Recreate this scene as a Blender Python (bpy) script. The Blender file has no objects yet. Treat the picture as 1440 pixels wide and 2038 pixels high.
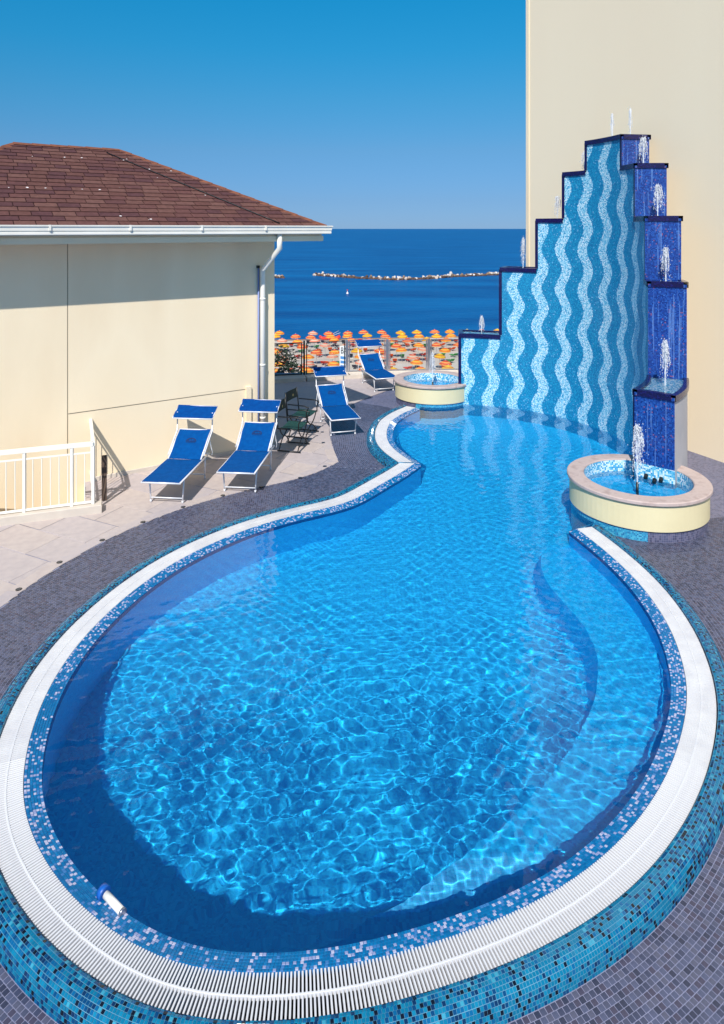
import bpy, math, random
import numpy as np
from mathutils import Vector, Matrix
from mathutils.geometry import tessellate_polygon

random.seed(7)
RNG = np.random.default_rng(7)
SC = bpy.context.scene
COL = SC.collection

# ------------------------------------------------------------------ camera, sky, sun, exposure
CAM_H = 4.2
F = 1350.0 / 2038.0                      # focal length in picture heights
cam = bpy.data.cameras.new('camera')
cam_o = bpy.data.objects.new('camera', cam)
COL.objects.link(cam_o)
cam_o.location = (0, 0, CAM_H)
cam_o.rotation_euler = (math.radians(90), 0, 0)
cam.sensor_fit = 'VERTICAL'
cam.sensor_height = 36
cam.sensor_width = 36
cam.lens = 36 * F
cam.shift_y = -(1019 - 455) / 2038
cam.clip_start = 0.1
cam.clip_end = 90000
SC.camera = cam_o

SUN_EL = math.radians(46)
SUN_DIR = (0.20, 0.98)                   # the way the light travels over the ground
world = bpy.data.worlds.new('World')
SC.world = world
world.use_nodes = True
wn = world.node_tree.nodes
wl = world.node_tree.links
sky = wn.new('ShaderNodeTexSky')
sky.sky_type = 'NISHITA'
sky.sun_disc = False
sky.sun_elevation = SUN_EL
sky.sun_rotation = math.atan2(-SUN_DIR[0], -SUN_DIR[1])
sky.altitude = 0
sky.air_density = 1.0
sky.dust_density = 0.0
sky.ozone_density = 3.0
# the clear Adriatic sky: deepen the blue up to the frame's top the way the slide film did
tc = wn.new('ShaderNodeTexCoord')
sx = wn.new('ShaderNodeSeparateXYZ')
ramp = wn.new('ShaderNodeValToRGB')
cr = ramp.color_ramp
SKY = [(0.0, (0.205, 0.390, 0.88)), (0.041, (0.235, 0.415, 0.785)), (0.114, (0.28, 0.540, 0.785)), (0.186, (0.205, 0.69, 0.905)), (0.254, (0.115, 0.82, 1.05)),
       (0.32, (0.07, 0.92, 1.17)), (0.55, (0.45, 1.0, 1.10)), (1.0, (0.85, 1.02, 1.02))]  # upper stops, out of view, turned neutral to warm the shadows
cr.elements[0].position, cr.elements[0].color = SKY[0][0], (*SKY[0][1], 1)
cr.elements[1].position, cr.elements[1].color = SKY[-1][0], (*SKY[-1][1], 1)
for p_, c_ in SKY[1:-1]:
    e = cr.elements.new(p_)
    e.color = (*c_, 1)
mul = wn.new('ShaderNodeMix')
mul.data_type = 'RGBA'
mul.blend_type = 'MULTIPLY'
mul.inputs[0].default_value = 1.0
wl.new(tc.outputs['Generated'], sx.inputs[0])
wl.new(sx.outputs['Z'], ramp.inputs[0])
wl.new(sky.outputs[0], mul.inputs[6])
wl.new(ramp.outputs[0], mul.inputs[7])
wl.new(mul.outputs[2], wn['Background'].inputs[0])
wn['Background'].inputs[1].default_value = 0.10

sun = bpy.data.lights.new('sun', 'SUN')
sun_o = bpy.data.objects.new('sun', sun)
COL.objects.link(sun_o)
sun.energy = 4.8
sun.angle = math.radians(0.5)
sun.color = (1.0, 0.955, 0.89)
_d = Vector((SUN_DIR[0] * math.cos(SUN_EL), SUN_DIR[1] * math.cos(SUN_EL), -math.sin(SUN_EL)))
sun_o.rotation_euler = _d.to_track_quat('-Z', 'Y').to_euler()
sun.cycles.is_caustics_light = True      # real light focused by the pool's ripples

SC.view_settings.view_transform = 'Standard'
SC.view_settings.look = 'None'
SC.view_settings.gamma = 1.0
SC.view_settings.exposure = 0.12
SC.view_settings.use_curve_mapping = False
SC.cycles.use_denoising = True
SC.cycles.max_bounces = 10
SC.cycles.transmission_bounces = 8
SC.cycles.transparent_max_bounces = 24
SC.cycles.sample_clamp_indirect = 6.0

# ------------------------------------------------------------------ helpers
def S(r, g, b):
    f = lambda c: (c / 255 / 12.92) if c / 255 <= 0.04045 else ((c / 255 + 0.055) / 1.055) ** 2.4
    return (f(r), f(g), f(b))

def ground(x, y, z=0.0):
    """a spot of the place, found from where it shows in the photograph, at height z"""
    Y = 1350.0 * (CAM_H - z) / (y - 455.0)
    return Vector(((x - 720.0) / 1350.0 * Y, Y, z))

def tag(o, label=None, cat=None, group=None, kind=None):
    if label: o['label'] = label
    if cat: o['category'] = cat
    if group: o['group'] = group
    if kind: o['kind'] = kind
    return o

def empty(name, loc=(0, 0, 0), rz=0.0, label=None, cat=None, group=None):
    o = bpy.data.objects.new(name, None)
    COL.objects.link(o)
    o.location = loc
    o.rotation_euler = (0, 0, rz)
    o.empty_display_size = 0.1
    return tag(o, label, cat, group)

class MB:
    """collects faces, then links them as ONE mesh object"""
    def __init__(self):
        self.v, self.f, self.m, self.uv, self.sm = [], [], [], [], []
    def face(self, pts, mi=0, uv=None, smooth=False):
        n = len(self.v)
        self.v.extend([tuple(p) for p in pts])
        self.f.append(tuple(range(n, n + len(pts))))
        self.m.append(mi)
        self.uv.append(uv if uv else [(p[0], p[1]) for p in pts])
        self.sm.append(smooth)
    def box(self, lo, hi, mi=0, M=None, ch=0.0):
        (x0, y0, z0), (x1, y1, z1) = lo, hi
        if ch > 0:
            P = [(x0, y0, z0), (x1, y0, z0), (x1, y1, z0), (x0, y1, z0),
                 (x0, y0, z1 - ch), (x1, y0, z1 - ch), (x1, y1, z1 - ch), (x0, y1, z1 - ch),
                 (x0 + ch, y0 + ch, z1), (x1 - ch, y0 + ch, z1), (x1 - ch, y1 - ch, z1), (x0 + ch, y1 - ch, z1)]
            Q = [(3, 2, 1, 0), (0, 1, 5, 4), (1, 2, 6, 5), (2, 3, 7, 6), (3, 0, 4, 7),
                 (4, 5, 9, 8), (5, 6, 10, 9), (6, 7, 11, 10), (7, 4, 8, 11), (8, 9, 10, 11)]
        else:
            P = [(x0, y0, z0), (x1, y0, z0), (x1, y1, z0), (x0, y1, z0),
                 (x0, y0, z1), (x1, y0, z1), (x1, y1, z1), (x0, y1, z1)]
            Q = [(3, 2, 1, 0), (0, 1, 5, 4), (1, 2, 6, 5), (2, 3, 7, 6), (3, 0, 4, 7), (4, 5, 6, 7)]
        P = [Vector(p) for p in P]
        if M is not None:
            P = [M @ p for p in P]
        n = len(self.v)
        self.v.extend([tuple(p) for p in P])
        for q in Q:
            self.f.append(tuple(n + i for i in q))
            self.m.append(mi)
            self.uv.append([(P[i][0], P[i][1]) for i in q])
            self.sm.append(False)
        return self
    def tube(self, pts, r, seg=8, mi=0, cap=True, r2=None):
        pts = [Vector(p) for p in pts]
        n = len(pts)
        rings = []
        up = Vector((0, 0, 1))
        prev = None
        for i, p in enumerate(pts):
            if i == 0: t = pts[1] - pts[0]
            elif i == n - 1: t = pts[-1] - pts[-2]
            else: t = (pts[i + 1] - p).normalized() + (p - pts[i - 1]).normalized()
            t.normalize()
            if prev is None:
                a = t.cross(up)
                if a.length < 1e-3: a = t.cross(Vector((1, 0, 0)))
            else:
                a = prev - t * prev.dot(t)
            a.normalize()
            prev = a
            b = t.cross(a)
            rr = r if r2 is None else r + (r2 - r) * i / (n - 1)
            if not isinstance(rr, (int, float)): rr = rr
            rings.append([p + (a * math.cos(k * 2 * math.pi / seg) + b * math.sin(k * 2 * math.pi / seg)) * rr for k in range(seg)])
        base = len(self.v)
        for R in rings: self.v.extend([tuple(q) for q in R])
        for i in range(n - 1):
            for k in range(seg):
                k2 = (k + 1) % seg
                self.f.append((base + i * seg + k, base + i * seg + k2, base + (i + 1) * seg + k2, base + (i + 1) * seg + k))
                self.m.append(mi); self.sm.append(True)
                self.uv.append([(0, 0)] * 4)
        if cap:
            self.f.append(tuple(base + k for k in reversed(range(seg)))); self.m.append(mi); self.sm.append(False); self.uv.append([(0, 0)] * seg)
            self.f.append(tuple(base + (n - 1) * seg + k for k in range(seg))); self.m.append(mi); self.sm.append(False); self.uv.append([(0, 0)] * seg)
        return self
    def lathe(self, prof, seg=48, mi=0, c=(0, 0), a0=0.0, a1=2 * math.pi, smooth=True, mats=None):
        """prof: (radius, z) from bottom/outer on; normals face outwards when z rises"""
        closed = abs(a1 - a0 - 2 * math.pi) < 1e-6
        L = 0.0
        for j in range(len(prof) - 1):
            (r0, z0), (r1, z1) = prof[j], prof[j + 1]
            dl = math.hypot(r1 - r0, z1 - z0)
            for k in range(seg):
                u0 = a0 + (a1 - a0) * k / seg
                u1 = a0 + (a1 - a0) * (k + 1) / seg
                P = [(c[0] + r0 * math.cos(u0), c[1] + r0 * math.sin(u0), z0), (c[0] + r0 * math.cos(u1), c[1] + r0 * math.sin(u1), z0),
                     (c[0] + r1 * math.cos(u1), c[1] + r1 * math.sin(u1), z1), (c[0] + r1 * math.cos(u0), c[1] + r1 * math.sin(u0), z1)]
                rm = max(r0, r1)
                self.face(P, mats[j] if mats else mi, [(u0 * rm, L), (u1 * rm, L), (u1 * rm, L + dl), (u0 * rm, L + dl)], smooth)
            L += dl
        return self
    def mesh(self, name, mats):
        me = bpy.data.meshes.new(name)
        me.from_pydata(self.v, [], self.f)
        for m in (mats if isinstance(mats, (list, tuple)) else [mats]):
            me.materials.append(m)
        me.polygons.foreach_set('material_index', self.m)
        me.polygons.foreach_set('use_smooth', self.sm)
        ul = me.uv_layers.new(name='UVMap')
        flat = [c for poly in self.uv for p in poly for c in p]
        ul.data.foreach_set('uv', flat)
        me.update()
        return me
    def build(self, name, mats, parent=None, weld=False):
        me = self.mesh(name, mats)
        if weld:
            import bmesh
            bm = bmesh.new(); bm.from_mesh(me)
            bmesh.ops.remove_doubles(bm, verts=bm.verts, dist=1e-5)
            bm.to_mesh(me); bm.free()
        return link(name, me, parent)

def link(name, me, parent=None, M=None):
    o = bpy.data.objects.new(name, me)
    COL.objects.link(o)
    if parent is not None: o.parent = parent
    if M is not None: o.matrix_local = M
    return o

def copy_tree(o, parent=None):
    c = o.copy()
    COL.objects.link(c)
    c.parent = parent
    for ch in list(o.children):
        copy_tree(ch, c)
    return c

def rotz(a): return Matrix.Rotation(a, 4, 'Z')
def loc(x, y, z=0): return Matrix.Translation((x, y, z))

# ------------------------------------------------------------------ materials
def base_mat(name, color, rough=0.6, spec=0.5, metal=0.0):
    m = bpy.data.materials.new(name)
    m.use_nodes = True
    b = m.node_tree.nodes['Principled BSDF']
    b.inputs['Base Color'].default_value = (*color, 1)
    b.inputs['Roughness'].default_value = rough
    b.inputs['Specular IOR Level'].default_value = spec
    b.inputs['Metallic'].default_value = metal
    return m

def noisy(name, c1, c2, scale=4.0, rough=0.7, bump=0.0, bscale=60.0, spec=0.35, stretch=(1, 1, 1), c3=None, detail=5.0, metal=0.0):
    m = base_mat(name, c1, rough, spec, metal)
    nt = m.node_tree; N = nt.nodes; L = nt.links
    b = N['Principled BSDF']
    t = N.new('ShaderNodeTexCoord')
    mp = N.new('ShaderNodeMapping'); mp.inputs['Scale'].default_value = stretch
    L.new(t.outputs['Object'], mp.inputs[0])
    n1 = N.new('ShaderNodeTexNoise'); n1.inputs['Scale'].default_value = scale; n1.inputs['Detail'].default_value = detail
    L.new(mp.outputs[0], n1.inputs['Vector'])
    r = N.new('ShaderNodeValToRGB')
    r.color_ramp.elements[0].position = 0.34; r.color_ramp.elements[0].color = (*c1, 1)
    r.color_ramp.elements[1].position = 0.68; r.color_ramp.elements[1].color = (*c2, 1)
    if c3:
        e3 = r.color_ramp.elements.new(0.5); e3.color = (*c3, 1)
    L.new(n1.outputs['Fac'], r.inputs[0])
    L.new(r.outputs[0], b.inputs['Base Color'])
    if bump > 0:
        n2 = N.new('ShaderNodeTexNoise'); n2.inputs['Scale'].default_value = bscale; n2.inputs['Detail'].default_value = 4
        L.new(mp.outputs[0], n2.inputs['Vector'])
        bp = N.new('ShaderNodeBump'); bp.inputs['Strength'].default_value = bump; bp.inputs['Distance'].default_value = 0.01
        L.new(n2.outputs['Fac'], bp.inputs['Height'])
        L.new(bp.outputs[0], b.inputs['Normal'])
    return m

def _math(N, L, op, a, b=None):
    n = N.new('ShaderNodeMath'); n.operation = op
    for i, v in enumerate((a, b)):
        if v is None: continue
        if isinstance(v, (int, float)): n.inputs[i].default_value = v
        else: L.new(v, n.inputs[i])
    return n.outputs[0]

def _palette(N, L, val, pal):
    r = N.new('ShaderNodeValToRGB')
    r.color_ramp.interpolation = 'CONSTANT'
    els = r.color_ramp.elements
    els[0].position = pal[0][0]; els[0].color = (*pal[0][1], 1)
    els[1].position = pal[1][0]; els[1].color = (*pal[1][1], 1)
    for p, c in pal[2:]:
        x = els.new(p); x.color = (*c, 1)
    L.new(val, r.inputs[0])
    return r.outputs[0]

def mosaic(name, cell, pal, grout, pal2=None, stripe=None, coord='UV', gw=0.09, rough=0.25, streak=None, spec=0.5):
    """fine glass mosaic too small to be laid tile by tile; stripe=(period, amplitude, wavelength, share)"""
    m = base_mat(name, pal[0][1], rough, spec)
    nt = m.node_tree; N = nt.nodes; L = nt.links
    b = N['Principled BSDF']
    t = N.new('ShaderNodeTexCoord')
    sep = N.new('ShaderNodeSeparateXYZ')
    L.new(t.outputs[coord], sep.inputs[0])
    u, v = sep.outputs[0], sep.outputs[1]
    us = _math(N, L, 'DIVIDE', u, cell); vs = _math(N, L, 'DIVIDE', v, cell)
    uf = _math(N, L, 'FLOOR', us); vf = _math(N, L, 'FLOOR', vs)
    comb = N.new('ShaderNodeCombineXYZ'); L.new(uf, comb.inputs[0]); L.new(vf, comb.inputs[1])
    wnz = N.new('ShaderNodeTexWhiteNoise'); wnz.noise_dimensions = '2D'
    L.new(comb.outputs[0], wnz.inputs['Vector'])
    col = _palette(N, L, wnz.outputs['Value'], pal)
    if pal2:
        per, amp, lam, share = stripe
        uc = _math(N, L, 'MULTIPLY', uf, cell); vc = _math(N, L, 'MULTIPLY', vf, cell)
        sn = _math(N, L, 'SINE', _math(N, L, 'MULTIPLY', vc, 2 * math.pi / lam))
        sh = _math(N, L, 'ADD', uc, _math(N, L, 'MULTIPLY', sn, amp))
        fr = _math(N, L, 'FRACT', _math(N, L, 'DIVIDE', sh, per))
        msk = _math(N, L, 'LESS_THAN', fr, share)
        col2 = _palette(N, L, wnz.outputs['Value'], pal2)
        mx = N.new('ShaderNodeMix'); mx.data_type = 'RGBA'
        L.new(msk, mx.inputs[0]); L.new(col, mx.inputs[6]); L.new(col2, mx.inputs[7])
        col = mx.outputs[2]
    fu = _math(N, L, 'ABSOLUTE', _math(N, L, 'SUBTRACT', _math(N, L, 'FRACT', us), 0.5))
    fv = _math(N, L, 'ABSOLUTE', _math(N, L, 'SUBTRACT', _math(N, L, 'FRACT', vs), 0.5))
    mxx = _math(N, L, 'MAXIMUM', fu, fv)
    g = _math(N, L, 'GREATER_THAN', mxx, 0.5 - gw / 2)
    mx2 = N.new('ShaderNodeMix'); mx2.data_type = 'RGBA'
    L.new(g, mx2.inputs[0]); L.new(col, mx2.inputs[6]); mx2.inputs[7].default_value = (*grout, 1)
    out = mx2.outputs[2]
    if streak:
        nz = N.new('ShaderNodeTexNoise'); nz.inputs['Scale'].default_value = 1.0; nz.inputs['Detail'].default_value = 3
        cb = N.new('ShaderNodeCombineXYZ')
        L.new(_math(N, L, 'MULTIPLY', u, 26.0), cb.inputs[0]); L.new(_math(N, L, 'MULTIPLY', v, 0.6), cb.inputs[1])
        L.new(cb.outputs[0], nz.inputs['Vector'])
        f = _math(N, L, 'MULTIPLY', _math(N, L, 'GREATER_THAN', nz.outputs['Fac'], 0.60), 0.35)
        mx3 = N.new('ShaderNodeMix'); mx3.data_type = 'RGBA'
        L.new(f, mx3.inputs[0]); L.new(out, mx3.inputs[6]); mx3.inputs[7].default_value = (*streak, 1)
        out = mx3.outputs[2]
    L.new(out, b.inputs['Base Color'])
    rr = _math(N, L, 'ADD', _math(N, L, 'MULTIPLY', g, 0.5), rough)
    L.new(rr, b.inputs['Roughness'])
    bp = N.new('ShaderNodeBump'); bp.inputs['Strength'].default_value = 0.4; bp.inputs['Distance'].default_value = 0.003
    L.new(_math(N, L, 'SUBTRACT', wnz.outputs['Value'], g), bp.inputs['Height'])
    L.new(bp.outputs[0], b.inputs['Normal'])
    return m

M = {}
M['cream'] = noisy('cream_plaster', S(238, 220, 189), S(234, 215, 184), 0.8, 0.85, 0.25, 130, 0.2, c3=S(240, 223, 193), stretch=(1, 1, .3))
M['cream2'] = noisy('sand_plaster', S(241, 225, 196), S(239, 222, 193), 0.5, 0.85, 0.25, 110, 0.2, stretch=(1, 1, .15))
M['cream3'] = noisy('basin_plaster', S(224, 212, 172), S(217, 204, 164), 1.6, 0.75, 0.2, 90, 0.25)
M['white'] = noisy('white_paint', S(240, 236, 226), S(232, 228, 218), 3, 0.45, 0.05, 40, 0.4)
M['greyed_wall'] = noisy('greyed_plaster', S(178, 178, 184), S(164, 165, 172), 1.5, 0.7, 0.15, 60, 0.3)  # outer wall face greyed for its shade, and to bounce less light
M['joint'] = base_mat('joint_tan', S(165, 150, 128), 0.9, 0.1)  # even tan of the strips in the wall joints
M['pipe_blue'] = base_mat('blue_grey_conduit', S(120, 135, 185), 0.5)
M['alu'] = base_mat('white_aluminium', S(228, 228, 232), 0.35, 0.5, 0.15)
M['black'] = base_mat('black_steel', S(22, 24, 26), 0.4)
M['steel'] = base_mat('steel', S(170, 172, 182), 0.3, 0.5, 0.8)
M['darkwood'] = noisy('dark_wood', S(92, 74, 62), S(66, 52, 44), 12, 0.7, 0.2, 60, stretch=(1, 1, .2))
M['green_cloth'] = noisy('green_cloth', S(26, 70, 66), S(18, 52, 50), 40, 0.85, 0.2, 300)
M['dark_cloth'] = noisy('dark_cloth', S(34, 44, 40), S(24, 32, 30), 40, 0.85, 0.2, 300)
M['blue_cloth'] = noisy('blue_cloth', S(0, 78, 146), S(0, 68, 134), 14, 0.85, 0.3, 500, 0.08, detail=8)
M['blue_cloth_dark'] = noisy('blue_canopy_cloth', S(0, 70, 140), S(0, 60, 128), 14, 0.85, 0.3, 500, 0.08, detail=8)
M['logo'] = base_mat('navy_print', S(8, 34, 84), 0.8)
M['paver'] = [noisy('paver_%d' % i, S(*a), S(*b), 9, 0.7, 0.12, 160, 0.3) for i, (a, b) in enumerate([
    ((188, 176, 173), (178, 167, 166)), ((183, 172, 172), (173, 163, 164)), ((191, 178, 172), (181, 168, 164)), ((180, 170, 171), (186, 174, 171))])]
M['ledge'] = noisy('pale_stone', S(208, 197, 184), S(198, 187, 175), 5, 0.7, 0.1, 120, 0.3)
M['rimstone'] = noisy('pink_stone', S(184, 165, 158), S(170, 150, 144), 7, 0.6, 0.15, 90, 0.35, c3=S(190, 172, 166))
GREYP = [(0, S(92, 95, 122)), (0.25, S(80, 84, 112)), (0.5, S(104, 102, 126)), (0.75, S(70, 72, 98))]
M['deck_far'] = mosaic('grey_mosaic', 0.036, GREYP, S(132, 134, 156), coord='Object', gw=0.12, rough=0.4)
M['deck_mortar'] = noisy('deck_mortar', S(146, 149, 176), S(128, 132, 158), 6, 0.85, 0.1, 200)
M['deck_tile'] = [noisy('grey_tile_%d' % i, S(*c), tuple(x * .85 for x in S(*c)), 25, 0.38, 0.0, 100, 0.5) for i, c in enumerate([
    (80, 84, 106), (68, 73, 96), (90, 92, 112), (58, 62, 82), (76, 73, 92), (86, 91, 116)])]
KP = [(10, 110, 146), (16, 122, 158), (8, 92, 140), (8, 66, 112), (12, 46, 86), (14, 20, 36), (60, 150, 176)]
M['kerb_tile'] = [base_mat('teal_tile_%d' % i, S(*c), 0.18, 0.6) for i, c in enumerate(KP)]
KW = [0.27, 0.18, 0.16, 0.14, 0.10, 0.12, 0.03]
M['kerb_mortar'] = noisy('kerb_mortar', S(96, 156, 186), S(78, 136, 172), 8, 0.8)
WP = [(8, 108, 164), (14, 118, 176), (6, 98, 156), (150, 160, 200), (186, 188, 214), (64, 124, 184)]
M['band_tile'] = [base_mat('waterline_tile_%d' % i, S(*c), 0.18, 0.6) for i, c in enumerate(WP)]
WW = [0.30, 0.20, 0.14, 0.14, 0.12, 0.10]
M['band_mortar'] = noisy('band_mortar', S(30, 112, 172), S(22, 100, 160), 8, 0.8)
M['grate'] = noisy('white_grate_plastic', S(218, 218, 220), S(206, 206, 210), 6, 0.4, 0.0, 100, 0.5)
M['dark_gap'] = base_mat('gutter_channel', S(16, 18, 28), 0.7, 0.3)
FLOORP = [(0, S(10, 176, 231)), (0.3, S(6, 166, 226)), (0.6, S(20, 184, 236)), (0.85, S(5, 156, 219))]
M['pool_floor'] = mosaic('pool_floor_mosaic', 0.02, FLOORP, S(40, 184, 238), coord='Object', gw=0.1, rough=0.5)
M['pool_wall'] = mosaic('pool_wall_mosaic', 0.02, FLOORP, S(40, 184, 238), coord='UV', gw=0.1, rough=0.5)
LIGHTP = [(0, S(140, 204, 228)), (0.22, S(198, 226, 236)), (0.42, S(96, 178, 212)), (0.60, S(166, 214, 230)), (0.80, S(52, 142, 188)), (0.92, S(222, 236, 242))]
BLUEP = [(0, S(10, 122, 168)), (0.3, S(20, 138, 182)), (0.6, S(6, 108, 156)), (0.85, S(34, 150, 190)), (0.97, S(120, 180, 215))]
M['stripes'] = mosaic('wave_stripe_mosaic', 0.02, BLUEP, S(60, 150, 195), LIGHTP, (0.575, 0.085, 0.88, 0.44), gw=0.1, rough=0.22)
NAVYP = [(0, S(22, 66, 146)), (0.3, S(16, 54, 130)), (0.55, S(32, 84, 164)), (0.8, S(12, 44, 112)), (0.955, S(130, 80, 110)), (0.98, S(60, 114, 186))]
M['navy'] = mosaic('navy_mosaic', 0.02, NAVYP, S(44, 66, 140), gw=0.1, rough=0.15, streak=S(120, 160, 220))
M['navy_trim'] = mosaic('navy_trim_mosaic', 0.02, [(0, S(18, 14, 70)), (0.4, S(16, 10, 58)), (0.8, S(24, 22, 92))], S(26, 22, 74), gw=0.1, rough=0.15)
M['teal_base'] = mosaic('teal_mosaic', 0.02, [(0, S(40, 150, 190)), (0.3, S(26, 128, 176)), (0.6, S(70, 172, 204)), (0.85, S(18, 104, 156))], S(110, 180, 205), gw=0.1)
M['grey_base'] = mosaic('grey_wall_mosaic', 0.03, GREYP, S(128, 126, 148), gw=0.1, rough=0.4)
M['basin_in'] = mosaic('white_blue_mosaic', 0.025, [(0, S(214, 234, 240)), (0.25, S(90, 180, 214)), (0.45, S(170, 216, 232)), (0.6, S(34, 146, 196)), (0.75, S(232, 240, 244)), (0.9, S(60, 164, 206))], S(150, 200, 220), gw=0.1)
M['rim_dark'] = base_mat('rim_joint', S(70, 62, 60), 0.9)

def water_mat(name, tint=(1, 1, 1)):
    m = base_mat(name, tint, 0.0, 0.5)
    b = m.node_tree.nodes['Principled BSDF']
    b.inputs['Transmission Weight'].default_value = 1.0
    b.inputs['IOR'].default_value = 1.33
    return m
M['water'] = water_mat('pool_water', (0.95, 0.99, 1.0))
M['basin_water'] = water_mat('basin_water', (0.9, 0.98, 1.0))

def spray_mat():
    m = base_mat('water_spray', (0.92, 0.95, 1.0), 0.25, 0.5)
    N = m.node_tree.nodes; L = m.node_tree.links
    b = N['Principled BSDF']
    t = N.new('ShaderNodeBsdfTransparent')
    mx = N.new('ShaderNodeMixShader'); mx.inputs[0].default_value = 0.55
    L.new(t.outputs[0], mx.inputs[1]); L.new(b.outputs[0], mx.inputs[2])
    L.new(mx.outputs[0], N['Material Output'].inputs[0])
    return m
M['spray'] = spray_mat()

def glass_mat():
    m = base_mat('fence_glass', (0.9, 0.95, 0.95), 0.02, 0.5)
    N = m.node_tree.nodes; L = m.node_tree.links
    t = N.new('ShaderNodeBsdfTransparent'); t.inputs[0].default_value = (0.93, 0.95, 0.95, 1)
    g = N.new('ShaderNodeBsdfGlossy'); g.inputs['Roughness'].default_value = 0.02
    fr = N.new('ShaderNodeFresnel'); fr.inputs[0].default_value = 1.45
    mx = N.new('ShaderNodeMixShader')
    L.new(fr.outputs[0], mx.inputs[0]); L.new(t.outputs[0], mx.inputs[1]); L.new(g.outputs[0], mx.inputs[2])
    L.new(mx.outputs[0], N['Material Output'].inputs[0])
    return m
M['glass'] = glass_mat()

def sea_mat():
    m = base_mat('sea_water', S(0, 70, 140), 0.4, 0.10)
    N = m.node_tree.nodes; L = m.node_tree.links
    b = N['Principled BSDF']
    t = N.new('ShaderNodeTexCoord')
    mp = N.new('ShaderNodeMapping'); mp.inputs['Scale'].default_value = (0.25, 1.0, 1)
    L.new(t.outputs['Object'], mp.inputs[0])
    n1 = N.new('ShaderNodeTexNoise'); n1.inputs['Scale'].default_value = 0.05; n1.inputs['Detail'].default_value = 9; n1.inputs['Roughness'].default_value = 0.65
    L.new(mp.outputs[0], n1.inputs['Vector'])
    r = N.new('ShaderNodeValToRGB')
    r.color_ramp.elements[0].position = 0.35; r.color_ramp.elements[0].color = (*S(0, 66, 126), 1)
    r.color_ramp.elements[1].position = 0.65; r.color_ramp.elements[1].color = (*S(4, 98, 158), 1)
    L.new(n1.outputs['Fac'], r.inputs[0])
    L.new(r.outputs[0], b.inputs['Base Color'])
    n2 = N.new('ShaderNodeTexNoise'); n2.inputs['Scale'].default_value = 0.9; n2.inputs['Detail'].default_value = 6
    L.new(mp.outputs[0], n2.inputs['Vector'])
    bp = N.new('ShaderNodeBump'); bp.inputs['Strength'].default_value = 0.9; bp.inputs['Distance'].default_value = 0.5
    L.new(n2.outputs['Fac'], bp.inputs['Height']); L.new(bp.outputs[0], b.inputs['Normal'])
    return m
M['sea'] = sea_mat()
M['sand'] = noisy('dry_sand', S(206, 196, 186), S(190, 178, 166), 0.25, 0.95, 0.3, 3, 0.1)
M['wetsand'] = noisy('wet_sand', S(172, 134, 98), S(150, 116, 86), 0.3, 0.6, 0.1, 3, 0.3)
M['rock'] = noisy('breakwater_rock', S(214, 202, 190), S(120, 96, 78), 0.9, 0.9, 0.4, 4, 0.2)
SHC = [(104, 70, 67), (97, 65, 64), (109, 76, 70), (90, 60, 62), (102, 69, 64), (112, 79, 73)]
M['shingle'] = [noisy('shingle_%d' % i, S(*c), tuple(x * 0.75 for x in S(*c)), 14, 0.9, 0.3, 120, 0.2) for i, c in enumerate(SHC)]
M['ridge'] = noisy('ridge_shingle', S(132, 84, 64), S(108, 68, 56), 10, 0.9, 0.3, 90, 0.2)
M['under'] = base_mat('roof_felt', S(46, 30, 30), 0.95, 0.1)

# ------------------------------------------------------------------ the pool's rim line, traced then smoothed
Z_G = 0.11                      # top of the overflow grate
Z_W = 0.078                     # still water
tr1 = [(826, 811), (797, 824), (777, 838), (769, 856), (769, 871), (776, 886), (792, 901), (824, 922)]
tr2 = [(824, 922), (797, 941), (758, 963), (719, 986), (690, 1001), (640, 1013), (600, 1021), (540, 1037), (480, 1056), (400, 1090), (333, 1126), (267, 1172), (233, 1201), (175, 1256), (122, 1323), (87, 1386),
       (64, 1444), (51, 1494), (43, 1549), (42, 1590), (47, 1622), (70, 1682), (100, 1732), (132, 1775), (165, 1808), (220, 1852), (285, 1894), (350, 1921), (425, 1935), (500, 1939), (600, 1935), (720, 1916), (820, 1888), (960, 1843),
       (1070, 1793), (1160, 1738), (1220, 1688), (1270, 1632), (1310, 1575), (1342, 1510), (1358, 1455), (1367, 1410), (1369, 1375), (1364, 1337), (1352, 1296), (1337, 1255), (1312, 1212), (1280, 1168), (1240, 1127), (1192, 1085), (1148, 1052)]

def resample(P, step):
    P = np.asarray(P, float)
    d = np.r_[0, np.cumsum(np.linalg.norm(np.diff(P, axis=0), axis=1))]
    n = max(2, int(round(d[-1] / step)) + 1)
    t = np.linspace(0, d[-1], n)
    return np.c_[np.interp(t, d, P[:, 0]), np.interp(t, d, P[:, 1])]

def smooth_line(tr, step, passes, z=Z_G):
    P = resample([ground(x, y, z)[:2] for x, y in tr], step)
    for _ in range(passes):
        P[1:-1] = 0.25 * P[:-2] + 0.5 * P[1:-1] + 0.25 * P[2:]
    return resample(P, step)

c1 = smooth_line(tr1, 0.02, 90)
c2 = smooth_line(tr2, 0.02, 260)
CURVE = np.r_[c1, c2]
N1 = len(c1)

def normals(P):
    t = np.gradient(P, axis=0)
    t /= np.linalg.norm(t, axis=1)[:, None]
    return np.c_[t[:, 1], -t[:, 0]]
NORM = np.r_[normals(c1), normals(c2)]

def dist_to_curve(Q):
    out = np.empty(len(Q))
    for i in range(0, len(Q), 400):
        q = Q[i:i + 400]
        out[i:i + 400] = np.sqrt(((q[:, None, :] - CURVE[None, :, :]) ** 2).sum(2).min(1))
    return out

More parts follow.
